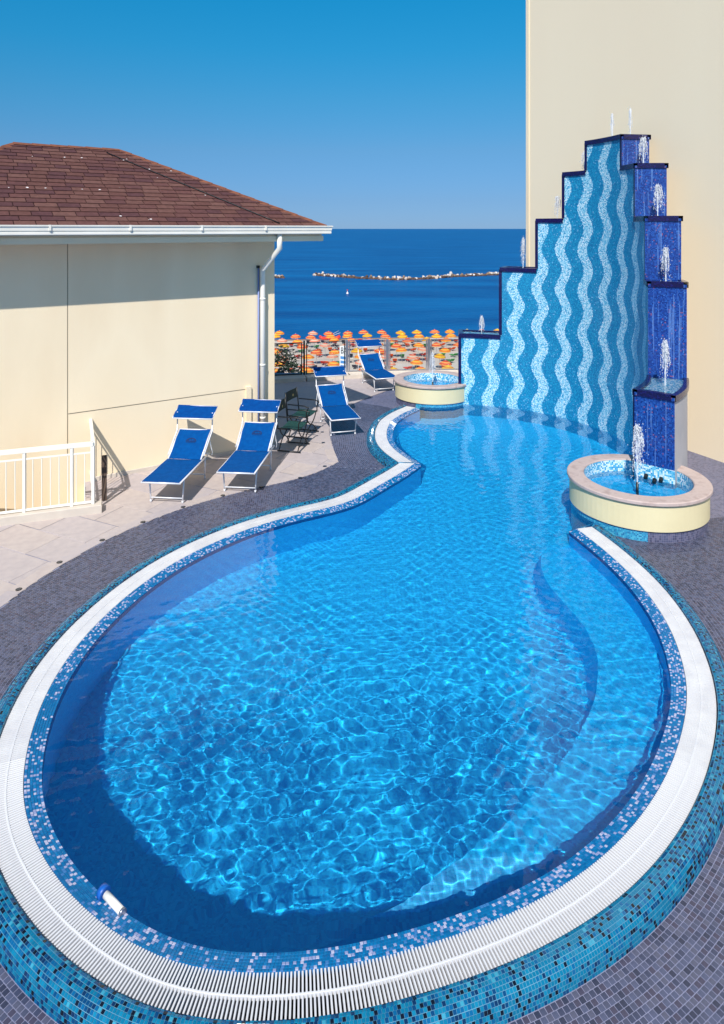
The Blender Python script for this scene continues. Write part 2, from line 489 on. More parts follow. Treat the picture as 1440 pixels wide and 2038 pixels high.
def limit(sign, dmax):
    """how far one may go from each rim point before another stretch of the rim comes nearer"""
    lo = np.zeros(len(CURVE)); hi = np.full(len(CURVE), dmax)
    ok = dist_to_curve(CURVE + sign * NORM * dmax) >= dmax - 0.006
    lo[ok] = dmax
    for _ in range(11):
        mid = 0.5 * (lo + hi)
        good = dist_to_curve(CURVE + sign * NORM * mid[:, None]) >= mid - 0.004
        lo = np.where(good, mid, lo); hi = np.where(good, hi, mid)
    return lo
DOUT = limit(1, 2.7)

def off(d, i=None):
    """rim line moved outwards by d, mitred at the corner"""
    if d <= 0:
        return CURVE + NORM * d
    return CURVE + NORM * np.minimum(d, DOUT)[:, None]

# ------------------------------------------------------------------ the curved fountain wall: a circle in plan
WC = np.array((1.909, 12.738)); WR = 3.19
TH = 0.60
def wang(px):
    """angle on the circle where the inner face shows at picture column px"""
    k = (px - 720) / 1350.0
    a = k * k + 1; b = -2 * (k * WC[0] + WC[1]); c = WC @ WC - WR * WR
    Y = (-b + math.sqrt(max(b * b - 4 * a * c, 0))) / (2 * a)
    return math.atan2(Y - WC[1], k * Y - WC[0])
BND = [wang(915), wang(996), wang(1068), wang(1121), wang(1166)] + [math.radians(v) for v in (9.2, -0.8, -12.5, -21.5, -43.0)]
HT = [1.70, 3.26, 4.38, 5.38, 6.0, 5.38, 4.38, 3.26, 1.66]
def wpt(a, r, z): return Vector((WC[0] + r * math.cos(a), WC[1] + r * math.sin(a), z))
# basins
B1 = Vector((1.72, 16.5)); B1R = 0.94
B2 = Vector((4.05, 9.98)); B2R = 0.98

# closing path of the pool, from the near basin along the middle of the fountain wall to the far basin
close = [(B2.x - 0.2, B2.y)]
close += [tuple(wpt(a, WR + 0.25, 0)[:2]) for a in np.linspace(BND[-1], BND[0], 24)]
close += [(B1.x, B1.y)]
def pool_poly(d): return [tuple(p) for p in off(d)[::3]] + close

def inside(poly, Q):
    poly = np.asarray(poly, float); Q = np.asarray(Q, float)
    x, y = Q[:, 0], Q[:, 1]
    r = np.zeros(len(Q), bool)
    j = len(poly) - 1
    for i in range(len(poly)):
        xi, yi = poly[i]; xj, yj = poly[j]
        if yi != yj:
            c = ((yi > y) != (yj > y)) & (x < (xj - xi) * (y - yi) / (yj - yi) + xi)
            r ^= c
        j = i
    return r

def sheet(name, loops, z, mat, parent=None, up=True):
    L3 = [[Vector((p[0], p[1], z)) for p in lp] for lp in loops]
    tris = tessellate_polygon(L3)
    V = [v for lp in L3 for v in lp]
    me = bpy.data.meshes.new(name)
    F_ = []
    for t in tris:
        a, b, c = (V[i] for i in t)
        s = (b - a).cross(c - a).z
        F_.append(t if (s > 0) == up else t[::-1])
    me.from_pydata([tuple(v) for v in V], [], F_)
    me.materials.append(mat)
    me.uv_layers.new(name='UVMap')
    me.update()
    return link(name, me, parent)

# ------------------------------------------------------------------ stair well behind the white railing, and the left house's wall line
WT = Vector((0.837, 0.547)); WN = Vector((0.547, -0.837))       # along the left house's wall, and out of it
CORNER = Vector((-1.69, 13.1))
RT = 1.045
rc = Vector(ground(185, 879, RT)[:2]); rl0 = Vector(ground(0, 897, RT)[:2])
rdir = (rl0 - rc).normalized()
rend = rc + rdir * 3.0
_k = (180 - 720) / 1350.0
_Y = WN.dot(CORNER) / (WN.x * _k + WN.y)
rw = Vector((_k * _Y, _Y))                                      # where the return rail meets the wall
WELL = [rc + rdir * .10 - WN * .10, rend - WN * .10, rw - WT * 3.2 - WN * .05, rw - WT * .08 - WN * .05]

# ------------------------------------------------------------------ ground: terrace, sand, sea
TX0, TX1, TY0, TY1 = -12.0, 11.0, -2.0, 19.75
terrace = sheet('terrace', [[(TX0, TY0), (TX1, TY0), (TX1, TY1), (TX0, TY1)], pool_poly(0.33), [tuple(p) for p in WELL]], 0.0, M['deck_far'])
_w = MB()
for _a, _b in zip(WELL, WELL[1:] + WELL[:1]):
    _w.face([(_a.x, _a.y, -2.6), (_b.x, _b.y, -2.6), (_b.x, _b.y, -.004), (_a.x, _a.y, -.004)])
_w.face([(p.x, p.y, -2.6) for p in WELL])
_w.build('stair_well', M['cream'], terrace)
tag(terrace, 'grey mosaic and pale slab roof terrace around the pool', None, None, 'structure')
mb = MB()
for (a, b) in (((TX0, TY0), (TX1, TY0)), ((TX1, TY0), (TX1, TY1)), ((TX1, TY1), (TX0, TY1)), ((TX0, TY1), (TX0, TY0))):
    mb.face([(a[0], a[1], -17.3), (b[0], b[1], -17.3), (b[0], b[1], 0), (a[0], a[1], 0)])
mb.build('terrace_side', M['cream2'], terrace)

ZS = -17.3
shore = [(-400, 112), (-40, 131), (-15, 133), (0, 134.5), (20, 137), (45, 141), (400, 170)]
sheet('sand_beach', [[(-400, 20)] + [(400, 20)] + list(reversed([(x, y - 3) for x, y in shore]))], ZS, M['sand'])['kind'] = 'structure'
mb = MB()
for (x0, y0), (x1, y1) in zip(shore[:-1], shore[1:]):
    mb.face([(x0, y0 - 3.2, ZS - .004), (x1, y1 - 3.2, ZS - .004), (x1, y1 + 3, ZS - 0.62), (x0, y0 + 3, ZS - 0.62)])
tag(mb.build('wet_sand_path', M['wetsand']), 'brown strip of wet sand along the waterline', None, None, 'structure')
mb = MB()
mb.face([(-40000, 100, ZS - 0.45), (40000, 100, ZS - 0.45), (40000, 60000, ZS - 0.45), (-40000, 60000, ZS - 0.45)])
sea = mb.build('sea', M['sea']); sea['kind'] = 'structure'

# ------------------------------------------------------------------ pool shell
pool = empty('swimming_pool', (0, 3.9, 0), 0, 'curved blue mosaic swimming pool with white overflow grate and teal kerb', 'pool')
pool_inv = Matrix.Translation((0, -3.9, 0))
def under(o, p=pool):
    """keep world placement under the pool"""
    o.parent = p
    o.matrix_parent_inverse = pool_inv if p is pool else Matrix.Identity(4)
    return o
FLOOR_Z = -0.80
shell_d = -0.125
ring = off(shell_d)
mb = MB()
L = 0.0
for i in range(0, len(ring) - 1):
    a, b = ring[i], ring[i + 1]
    dl = float(np.linalg.norm(b - a))
    if dl < 1e-6: continue
    mb.face([(b[0], b[1], FLOOR_Z), (a[0], a[1], FLOOR_Z), (a[0], a[1], 0.08), (b[0], b[1], 0.08)], 0,
            [(L + dl, 0), (L, 0), (L, 1.2), (L + dl, 1.2)], True)
    L += dl
wall_o = under(mb.build('pool_wall', M['pool_wall'], weld=True))
floor_o = under(sheet('pool_floor', [[tuple(p) for p in off(-0.05)[::3]] + close], FLOOR_Z, M['pool_floor']))

# shallow seat along the sunny side: its edge is read through the water
def refr(px, py, depth):
    p = ground(px, py, Z_W)
    v = Vector((p.x, p.y)); D = CAM_H - Z_W
    s = math.sin(math.atan2(v.length, D)) / 1.33
    return v + v.normalized() * depth * math.tan(math.asin(s))
BZ = -0.36
bd = Z_W - BZ
bench_px = [(1128, 1058), (1092, 1078), (1074, 1108), (1078, 1142), (1096, 1172), (1130, 1208), (1168, 1252), (1188, 1300), (1192, 1350), (1180, 1408), (1150, 1470), (1105, 1535), (1050, 1600), (990, 1652), (900, 1718), (800, 1776), (700, 1824), (610, 1858), (545, 1878)]
edge = resample([refr(x, y, bd) for x, y in bench_px], 0.05)
for _ in range(20): edge[1:-1] = 0.25 * edge[:-2] + 0.5 * edge[1:-1] + 0.25 * edge[2:]
i0 = int(np.argmin(((CURVE - edge[-1]) ** 2).sum(1))); i1 = int(np.argmin(((CURVE - edge[0]) ** 2).sum(1)))
outer = off(-0.06)[i0:i1:3]
bench_poly = [tuple(p) for p in edge] + [tuple(p) for p in outer]
bench = under(sheet('pool_seat', [bench_poly], BZ, M['pool_floor']))
def seat_z(y): return BZ - 0.30 * min(max((4.75 - y) / 0.75, 0), 1)       # the seat ramps down at its near end
for v in bench.data.vertices: v.co.z = seat_z(v.co.y)
mb = MB(); L = 0
E2 = [tuple(outer[-1])] + [tuple(p) for p in edge] + [tuple(outer[0])]
_e = np.array(E2); _t = np.gradient(_e, axis=0); _t /= np.linalg.norm(_t, axis=1)[:, None]
foot = _e + np.c_[_t[:, 1], -_t[:, 0]] * -0.10 * (1 if np.dot(np.array((_t[20, 1], -_t[20, 0])), _e[20] - np.array((0.3, 6.5))) > 0 else -1)
for k, (a, b) in enumerate(zip(E2[:-1], E2[1:])):
    dl = math.dist(a, b)
    if dl < 1e-6: continue
    fa, fb = foot[k], foot[k + 1]
    mb.face([(fa[0], fa[1], FLOOR_Z), (fb[0], fb[1], FLOOR_Z), (b[0], b[1], seat_z(b[1])), (a[0], a[1], seat_z(a[1]))], 0, [(L, 0), (L + dl, 0), (L + dl, .8), (L, .8)], True)
    L += dl
bench_r = mb.build('seat_riser', M['pool_wall'], bench, weld=True)
for o in (wall_o, floor_o, bench, bench_r): o.cycles.is_caustics_receiver = True

# water: real ripples on a fine sheet
def waves(X, Y):
    r = np.random.default_rng(3)
    Z = np.zeros_like(X)
    for i in range(44):
        lam = float(np.exp(r.uniform(math.log(0.048), math.log(0.30))))
        k = 2 * math.pi / lam
        a = r.normal(1.1, 0.9) if i % 3 else r.uniform(0, 2 * math.pi)      # a light breeze lines most ripples up
        amp = 0.00040 * (lam / 0.15) ** 1.2
        ph = r.uniform(0, 6.28)
        # each train comes and goes in patches
        q1, q2, q3 = r.uniform(1.2, 3.4), r.uniform(1.2, 3.4), r.uniform(0, 6.28)
        env = 0.55 + 0.75 * np.sin(q1 * X + 1.7 * np.sin(q2 * Y + q3)) * np.sin(q2 * Y + 1.3 * np.sin(q1 * X - q3))
        wob = 0.9 * np.sin(2.3 * X + q3) + 0.9 * np.sin(1.9 * Y - q3)
        Z += amp * env * np.sin(k * math.cos(a) * X + k * math.sin(a) * Y + ph + wob)
    return Z
ST = 0.0125
gx = np.arange(-3.4, 6.0, ST); gy = np.arange(3.4, 17.0, ST)
GX, GY = np.meshgrid(gx, gy)
pin = inside(pool_poly(-0.055), np.c_[GX.ravel(), GY.ravel()])
pin = pin.reshape(GX.shape)
cell = pin[:-1, :-1] & pin[1:, :-1] & pin[:-1, 1:] & pin[1:, 1:]
used = np.zeros(GX.shape, bool)
used[:-1, :-1] |= cell; used[1:, :-1] |= cell; used[:-1, 1:] |= cell; used[1:, 1:] |= cell
idx = np.full(GX.shape, -1); idx[used] = np.arange(used.sum())
tp = np.clip((GY - 4.8) / 3.4, 0, 1)
wz = waves(GX, GY) * (1.0 - 0.66 * tp * tp * (3 - 2 * tp))
V_ = np.c_[GX[used], GY[used], Z_W + wz[used]]
jj, ii = np.nonzero(cell)
F_ = np.c_[idx[jj, ii], idx[jj, ii + 1], idx[jj + 1, ii + 1], idx[jj + 1, ii]]
me = bpy.data.meshes.new('pool_water')
me.from_pydata(V_.tolist(), [], F_.tolist())
me.materials.append(M['water'])
me.polygons.foreach_set('use_smooth', [True] * len(F_))
me.update()
wat = link('pool_water', me)
tag(wat, 'rippled clear blue water filling the curved pool', None, None, 'structure')
wat.cycles.is_caustics_caster = True

# ------------------------------------------------------------------ rim: mortar beds, tiles laid one by one, grate slats
def strip(prof, mat, name, parent=None):
    """sweep (d, z) along the rim line"""
    rows = [off(d) for d, z in prof]
    mb = MB()
    n = len(CURVE)
    idx0 = list(range(0, n, 2))
    if N1 - 1 not in idx0: idx0.append(N1 - 1)
    if N1 not in idx0: idx0.append(N1)
    if n - 1 not in idx0: idx0.append(n - 1)
    idx0.sort()
    vs = []
    for j, (d, z) in enumerate(prof):
        for i in idx0:
            vs.append((rows[j][i][0], rows[j][i][1], z))
    m = len(idx0)
    mb.v = vs
    for j in range(len(prof) - 1):
        for i in range(m - 1):
            a = vs[j * m + i]; b = vs[j * m + i + 1]; c = vs[(j + 1) * m + i + 1]; d_ = vs[(j + 1) * m + i]
            if math.dist(a, b) < 1e-6 and math.dist(c, d_) < 1e-6: continue
            mb.f.append((j * m + i, j * m + i + 1, (j + 1) * m + i + 1, (j + 1) * m + i)[::-1])
            mb.m.append(0); mb.sm.append(False); mb.uv.append([(0, 0)] * 4)
    return mb.build(name, mat, parent)

def row_points(d, step, jitter=0.0):
    """spots along the line at offset d, evenly spaced; leaves out what lies past the mitre"""
    out = []
    for s, e in ((0, N1), (N1, len(CURVE))):
        P = CURVE[s:e] + NORM[s:e] * d
        l = np.r_[0, np.cumsum(np.linalg.norm(np.diff(P, axis=0), axis=1))]
        n = int(l[-1] / step)
        if n < 1: continue
        t = (np.arange(n) + 0.5) * (l[-1] / n)
        x = np.interp(t, l, P[:, 0]); y = np.interp(t, l, P[:, 1])
        nx = np.interp(t, l, NORM[s:e, 0]); ny = np.interp(t, l, NORM[s:e, 1])
        dm = np.interp(t, l, DOUT[s:e])
        for k in range(n):
            if d > 0 and d > dm[k] - step * 0.35: continue
            q = math.hypot(nx[k], ny[k])
            out.append((x[k], y[k], nx[k] / q, ny[k] / q))
    return out

def tile_mesh(name, w, l, h, mat):
    return MB().box((-w / 2, -l / 2, -h), (w / 2, l / 2, h * 0.5), 0, None, h * 0.35).mesh(name, mat)

def lay_tiles(rows, step, w, h, mats, weights, parent, piece, mass, first=300, sel=None, clump=0.0, seed=5, keep=None):
    """rows: (d, z, nd, nz) profile spots with their outward normal in the profile's plane"""
    r = random.Random(seed)
    T = []
    for d, z, nd, nz in rows:
        for x, y, nx, ny in row_points(d, step):
            if y > 17.2: continue
            if keep is not None and not keep(x, y): continue
            T.append((x, y, z, nx, ny, nd, nz))
    T.sort(key=lambda t: t[1] * t[1] + t[0] * t[0] * 0.3)
    cum = np.cumsum(weights) / sum(weights)
    meshes = [tile_mesh(piece, w, w, h, m) for m in mats]
    # those that show largest: nearest ones that fall inside the picture
    vis = []
    for k, t in enumerate(T):
        px = 720 + 1350 * t[0] / max(t[1], .1); py = 455 + 1350 * (CAM_H - t[2]) / max(t[1], .1)
        if 4 < px < 1436 and py < 2036: vis.append(k)
        if len(vis) >= first: break
    vis = set(vis)
    big = MB()
    for k, (x, y, z, nx, ny, nd, nz) in enumerate(T):
        mi = int(np.searchsorted(cum, r.random()))
        if clump > 0:                      # tiles come in sheets: neighbouring patches lean to one shade
            v = math.sin(x * 3.1 + 1.3 * math.sin(y * 2.3)) * math.sin(y * 3.7 + 0.8 * math.sin(x * 2.9))
            if r.random() < clump * max(0, -v): mi = 0
        X = Vector((-ny, nx, 0)); Zv = Vector((nx * nd, ny * nd, nz)); Yv = Zv.cross(X)
        tilt = Matrix.Rotation(r.uniform(-.03, .03), 4, 'X') @ Matrix.Rotation(r.uniform(-.03, .03), 4, 'Y')
        Mx = Matrix(((X.x, Yv.x, Zv.x, x), (X.y, Yv.y, Zv.y, y), (X.z, Yv.z, Zv.z, z), (0, 0, 0, 1))) @ tilt
        if k in vis:
            o = link(piece, meshes[mi], parent)
            if parent is pool or parent.parent is pool:
                o.matrix_parent_inverse = Matrix.Identity(4)
            o.matrix_local = Mx
        else:
            a = w / 2; b = a - h * 0.3
            P = [Mx @ Vector(p) for p in ((-a, -a, 0), (a, -a, 0), (a, a, 0), (-a, a, 0), (-b, -b, h * .5), (b, -b, h * .5), (b, b, h * .5), (-b, b, h * .5))]
            n = len(big.v)
            big.v.extend([tuple(p) for p in P])
            for q in ((0, 1, 5, 4), (1, 2, 6, 5), (2, 3, 7, 6), (3, 0, 4, 7), (4, 5, 6, 7)):
                big.f.append(tuple(n + i for i in q)); big.m.append(mi); big.sm.append(False); big.uv.append([(0, 0)] * 4)
    o = big.build(mass, mats, parent)
    o['kind'] = 'stuff'
    return len(T)

def profile_rows(prof, step):
    P = resample(prof, 0.002)
    d = np.r_[0, np.cumsum(np.linalg.norm(np.diff(P, axis=0), axis=1))]
    n = int(round(d[-1] / step))
    out = []
    for k in range(n):
        s = (k + 0.5) * d[-1] / n
        x = np.interp(s, d, P[:, 0]); z = np.interp(s, d, P[:, 1])
        a = max(s - .008, 0); b = min(s + .008, d[-1])
        tx = np.interp(b, d, P[:, 0]) - np.interp(a, d, P[:, 0]); tz = np.interp(b, d, P[:, 1]) - np.interp(a, d, P[:, 1])
        q = math.hypot(tx, tz)
        out.append((x, z, -tz / q, tx / q))
    return out

# waterline band
band_prof = [(-0.125, 0.082), (-0.06, 0.094), (-0.002, 0.108)]
under(strip([(-0.127, -0.02)] + [(d, z - .0025) for d, z in band_prof] + [(0.0, 0.04)], M['band_mortar'], 'waterline_band'))
band = [c for c in pool.children if c.name.startswith('waterline_band')][0]
nb = lay_tiles(profile_rows(band_prof, 0.0208), 0.0205, 0.0182, 0.003, M['band_tile'], WW, band, 'waterline_tile', 'waterline_tile_mass', 300, clump=0.8)
# gutter channel and grate
grate = under(strip([(0.0, 0.07), (0.002, -0.13), (0.238, -0.13), (0.240, 0.08)], M['dark_gap'], 'grate_channel'))
slat_n = 0
sl = []
for x, y, nx, ny in row_points(0.13, 0.0215):
    sl.append((x - nx * 0.13, y - ny * 0.13, nx, ny))
Q = np.array([(s[0] + s[2] * 0.25, s[1] + s[3] * 0.25) for s in sl])
# rim limit at each slat
near_i = [int(np.argmin(((CURVE - np.array((s[0], s[1]))) ** 2).sum(1))) for s in sl]
Lmax = [min(0.232, DOUT[i]) for i in near_i]
slat_me = MB().box((-0.0053, 0.002, -0.026), (0.0053, 0.112, 0.0), 0, None, 0.0015)
slat_me.box((-0.0053, 0.118, -0.026), (0.0053, 0.230, 0.0), 0, None, 0.0015)
slat_me.box((-0.0110, 0.109, -0.022), (0.0110, 0.121, 0.0012), 0, None, 0.002)
slat_mesh = slat_me.mesh('slat', M['grate'])
order = sorted(range(len(sl)), key=lambda k: sl[k][1])
near_set = set()
for k in order:
    x, y = sl[k][0], sl[k][1]
    px = 720 + 1350 * x / y
    if 0 < px < 1440 and Lmax[k] > 0.225: near_set.add(k)
    if len(near_set) >= 300: break
big = MB()
for k, (x, y, nx, ny) in enumerate(sl):
    X = Vector((-ny, nx, 0)); Yv = Vector((nx, ny, 0))
    z = Z_G + random.uniform(-.0012, .0012)
    Mx = Matrix(((-X.x, Yv.x, 0, x), (-X.y, Yv.y, 0, y), (0, 0, 1, z), (0, 0, 0, 1)))
    if k in near_set:
        o = link('slat', slat_mesh, grate); o.matrix_local = Mx
    else:
        lm = Lmax[k]
        if lm < 0.02: continue
        big.box((-0.0053, 0.002, -0.026), (0.0053, min(lm, 0.230), 0.0), 0, Mx)
        if lm > 0.125: big.box((-0.0110, 0.109, -0.022), (0.0110, 0.121, 0.0012), 0, Mx)
big.build('slat_mass', M['grate'], grate)['kind'] = 'stuff'
tip = Vector(c1[-1]); tip_in = Vector(off(0.252)[N1 - 1]) ; tip_in2 = Vector(off(0.252)[N1])
bis = (Vector(NORM[N1 - 1]) + Vector(NORM[N1])).normalized()
ca = bis.dot(Vector(NORM[N1]))
tip_out = tip + bis * (0.232 / max(ca, .3))
sd = Vector((-bis.y, bis.x))
m = MB()
for (z0, z1) in ((Z_G - .02, Z_G + .0025),):
    pl = [tip + bis * .004 - sd * .02, tip + bis * .004 + sd * .02, tip_out + sd * .05, tip_out - sd * .05]
    T8 = [(p.x, p.y, z1) for p in pl]; Q8 = [(p.x, p.y, z0) for p in pl]
    m.face(T8)
    for i in range(4): m.face([Q8[i], Q8[(i + 1) % 4], T8[(i + 1) % 4], T8[i]])
m.build('corner_plate', M['grate'], grate)
# kerb
kerb_prof = [(0.240, 0.104), (0.242, 0.122), (0.263, 0.129), (0.313, 0.127), (0.353, 0.114), (0.380, 0.088), (0.396, 0.05), (0.405, 0.004)]
kin = [(0.240, 0.03)] + [(d - (0.002 if k > 4 else 0), z - 0.0025) for k, (d, z) in enumerate(kerb_prof)] + [(0.406, -0.02)]
kerb = under(strip(kin, M['kerb_mortar'], 'kerb'))
nk = lay_tiles(profile_rows(kerb_prof, 0.0208), 0.0208, 0.0184, 0.003, M['kerb_tile'], KW, kerb, 'kerb_tile', 'kerb_tile_mass', 300, clump=0.5, seed=9)
print('band tiles', nb, 'kerb tiles', nk, 'slats', len(sl))

# a floating cleaning tube with its blue cap at the near edge
pp = ground(212, 1786, 0.10)
t_ = empty('floating_dispenser', pp, math.radians(-35), 'white tube with blue round cap at the near pool edge', 'dispenser')
MB().tube([(-0.01, 0, 0.012), (0.15, 0, 0.0)], 0.022, 14).build('tube', M['white'], t_)
mbx = MB().tube([(-0.015, 0, 0.012), (-0.03, 0, 0.013), (-0.05, 0, 0.012)], 0.04, 16)
mbx.build('cap', base_mat('blue_cap', S(20, 92, 180), .4), t_)
MB().tube([(0.15, 0, 0.0), (0.165, 0, -0.001)], 0.024, 14).build('end_ring', M['steel'], t_)

# ------------------------------------------------------------------ grey mosaic deck, laid in rows round the pool
border_px = [(-160, 1335), (-70, 1265), (0, 1211), (60, 1165), (123, 1124), (207, 1077), (283, 1042), (363, 1012), (443, 988), (519, 970), (598, 953), (640, 938), (673, 920),
             (662, 893), (653, 862), (662, 832), (690, 810), (730, 792), (775, 776), (800, 766)]
bpw = [ground(x, y, 0)[:2] for x, y in border_px]
bA = resample(bpw[:13], 0.05); bB = resample(bpw[12:], 0.05)
for P in (bA, bB):
    for _ in range(60): P[1:-1] = 0.25 * P[:-2] + 0.5 * P[1:-1] + 0.25 * P[2:]
BORDER = np.r_[bA, bB[1:]]
beige_poly = [tuple(p) for p in BORDER] + [(B1.x, B1.y), (B1.x + .3, B1.y), (3.2, 17.0), (4.2, 17.2), (4.2, 19.7), (-11, 19.7), (-11, bA[0][1])]
bed = strip([(0.400, 0.004), (1.0, 0.004), (1.6, 0.004), (2.2, 0.004), (2.65, 0.004)], M['deck_mortar'], 'deck_bed', terrace)
drows = [(0.408 + 0.036 * (k + 0.5), 0.006, 0.0, 1.0) for k in range(60)]
_bp = np.array(beige_poly)
def keep_deck(x, y):
    px = 720 + 1350 * x / max(y, .1)
    if px < -60 or px > 1500: return False
    if math.hypot(x - B2.x, y - B2.y) < B2R - .07 or math.hypot(x - B1.x, y - B1.y) < B1R - .07: return False
    if math.hypot(x - WC[0], y - WC[1]) < WR + TH and y > 10.5 and x > 2.2: return False
    return True
_old = lay_tiles
def lay_deck():
    r = random.Random(21)
    T = []
    for d, z, nd, nz in drows:
        for x, y, nx, ny in row_points(d, 0.036):
            if keep_deck(x, y): T.append((x, y, z, nx, ny))
    P = np.array([(t[0], t[1]) for t in T])
    ins = inside(beige_poly, P)
    T = [t for t, i in zip(T, ins) if not i]
    T.sort(key=lambda t: t[1])
    vis = set()
    for k, t in enumerate(T):
        px = 720 + 1350 * t[0] / t[1]; py = 455 + 1350 * CAM_H / t[1]
        if 4 < px < 1436 and py < 2034: vis.add(k)
        if len(vis) >= 300: break
    w, h = 0.0310, 0.003
    meshes = [tile_mesh('deck_tile', w, w, h, m) for m in M['deck_tile']]
    big = MB()
    for k, (x, y, z, nx, ny) in enumerate(T):
        mi = r.randrange(6)
        X = Vector((-ny, nx, 0)); Yv = Vector((nx, ny, 0))
        Mx = Matrix(((-X.x, Yv.x, 0, x), (-X.y, Yv.y, 0, y), (0, 0, 1, z), (0, 0, 0, 1))) @ Matrix.Rotation(r.uniform(-.02, .02), 4, 'X') @ Matrix.Rotation(r.uniform(-.02, .02), 4, 'Y')
        if k in vis:
            link('deck_tile', meshes[mi], terrace).matrix_local = Mx
        else:
            a = w / 2; b = a - h * 0.3
            Pv = [Mx @ Vector(p) for p in ((-a, -a, -.001), (a, -a, -.001), (a, a, -.001), (-a, a, -.001), (-b, -b, h * .5), (b, -b, h * .5), (b, b, h * .5), (-b, b, h * .5))]
            n = len(big.v)
            big.v.extend([tuple(p) for p in Pv])
            for q in ((0, 1, 5, 4), (1, 2, 6, 5), (2, 3, 7, 6), (3, 0, 4, 7), (4, 5, 6, 7)):
                big.f.append(tuple(n + i for i in q)); big.m.append(mi); big.sm.append(False); big.uv.append([(0, 0)] * 4)
    big.build('deck_tile_mass', M['deck_tile'], terrace)['kind'] = 'stuff'
    return len(T)
print('deck tiles', lay_deck())

# ------------------------------------------------------------------ pale slabs
ax = Vector((0.442, 0.897)); bx = Vector((0.897, -0.442))
_well = [tuple(p) for p in WELL]
def pale(Q): return inside(beige_poly, Q) & ~inside(_well, Q)
org = ground(187, 1037)[:2]; org = Vector(org)
SA, SB = 0.56, 0.88
r = random.Random(4)
for i in range(-26, 30):
    for j in range(-12, 14):
        o2 = org + ax * (i * SA) + bx * (j * SB + (0.44 if i % 2 else 0))
        c = o2 + ax * SA / 2 + bx * SB / 2
        if c.y > 19.0 or c.y < 5.5 or c.x < -7.5 or c.x > 4.0: continue
        crn = [o2, o2 + ax * SA, o2 + ax * SA + bx * SB, o2 + bx * SB]
        if not inside(beige_poly, [tuple(p) for p in crn]).any(): continue
        mids = [tuple(crn[q].lerp(crn[(q + 1) % 4], f)) for q in range(4) for f in (.25, .5, .75)] + [tuple(c)]
        if (c - CORNER).dot(WN) < -0.6 and (c - CORNER).dot(WT) < -0.6: continue
        px = 720 + 1350 * c.x / c.y
        if px < -120: continue
        # cut the slab along the border of the mosaic
        g = 0.004
        Mx = Matrix(((ax.x, -bx.x, 0, o2.x), (ax.y, -bx.y, 0, o2.y), (0, 0, 1, 0), (0, 0, 0, 1)))
        poly = [(g, -SB + g), (SA - g, -SB + g), (SA - g, -g), (g, -g)]
        Pw = [Mx @ Vector((x, y, 0)) for x, y in poly]
        fin = pale([tuple(p[:2]) for p in Pw] + mids)
        if not fin.all():
            # subdivide the slab finely and keep what lies on the pale side
            n1, n2 = 16, 24
            cs = [((a + .5) / n1, (b + .5) / n2) for a in range(n1) for b in range(n2)]
            W_ = [tuple((Mx @ Vector((g + (SA - 2 * g) * u, -SB + g + (SB - 2 * g) * v, 0)))[:2]) for u, v in cs]
            okc = pale(W_)
            if okc.sum() < 4: continue
            m = MB()
            du, dv = (SA - 2 * g) / n1, (SB - 2 * g) / n2
            for (u, v), k in zip(cs, okc):
                if not k: continue
                x0 = g + (SA - 2 * g) * u - du / 2; y0 = -SB + g + (SB - 2 * g) * v - dv / 2
                m.face([(x0, y0, .0095), (x0 + du, y0, .0095), (x0 + du, y0 + dv, .0095), (x0, y0 + dv, .0095)])
            o = m.build('paver', M['paver'][r.randrange(4)], terrace)
            o.matrix_local = Mx
        else:
            m = MB().box((g, -SB + g, -0.004), (SA - g, -g, 0.0095 + r.uniform(-.0006, .0006)), 0, None, 0.0025)
            o = m.build('paver', M['paver'][r.randrange(4)], terrace)
            o.matrix_local = Mx
# border course that holds the slabs, with small dark ground spots let into it
bt = np.gradient(BORDER, axis=0); bt /= np.linalg.norm(bt, axis=1)[:, None]
bn = np.c_[-bt[:, 1], bt[:, 0]]
cornr = len(bA) - 1
def border_run(s, e):
    i = s
    while i < e - 1:
        j = min(i + 14, e - 1)
        m = MB()
        for k in range(i, j):
            a, b = BORDER[k], BORDER[k + 1]
            w = 0.17
            wa = w * min(1, abs(k - cornr) / 4 + .05); wb = w * min(1, abs(k + 1 - cornr) / 4 + .05)
            if k == i: a = a + (b - a) * .05
            a2 = a + bn[k] * wa; b2 = b + bn[k + 1] * wb
            z = 0.0125
            m.face([(a[0], a[1], z), (b[0], b[1], z), (b2[0], b2[1], z), (a2[0], a2[1], z)])
            m.face([(a[0], a[1], 0), (b[0], b[1], 0), (b[0], b[1], z), (a[0], a[1], z)])
            m.face([(b2[0], b2[1], 0), (a2[0], a2[1], 0), (a2[0], a2[1], z), (b2[0], b2[1], z)])
        m.build('border_slab', M['paver'][(i // 14) % 4], terrace)
        i = j
border_run(0, cornr + 1)
border_run(cornr, len(BORDER))
spots = [(37, 1173), (118, 1119), (203, 1075), (284, 1039), (364, 1009), (443, 986), (520, 969), (597, 951), (646, 928), (643, 881), (641, 860), (698, 812)]
SPOT_LABELS = ['dark ground light in the pale border, first one from the left picture edge', 'dark ground light in border, second from the left picture edge', 'dark ground light in border, third from the left picture edge',
               'dark ground light in border, fourth from the left picture edge', 'dark ground light in border, in front of the lounger nearest the railing', 'dark ground light in border, at the foot of the second lounger from the railing',
               'dark ground light in border, just right of the second lounger from the railing', 'dark ground light in border, in front of the folding chairs', 'dark ground light in border, closest to the sharp border corner',
               'dark ground light between folding chairs and third lounger, lower one', 'dark ground light between folding chairs and third lounger, upper one', 'dark ground light in the short border piece behind the third lounger']
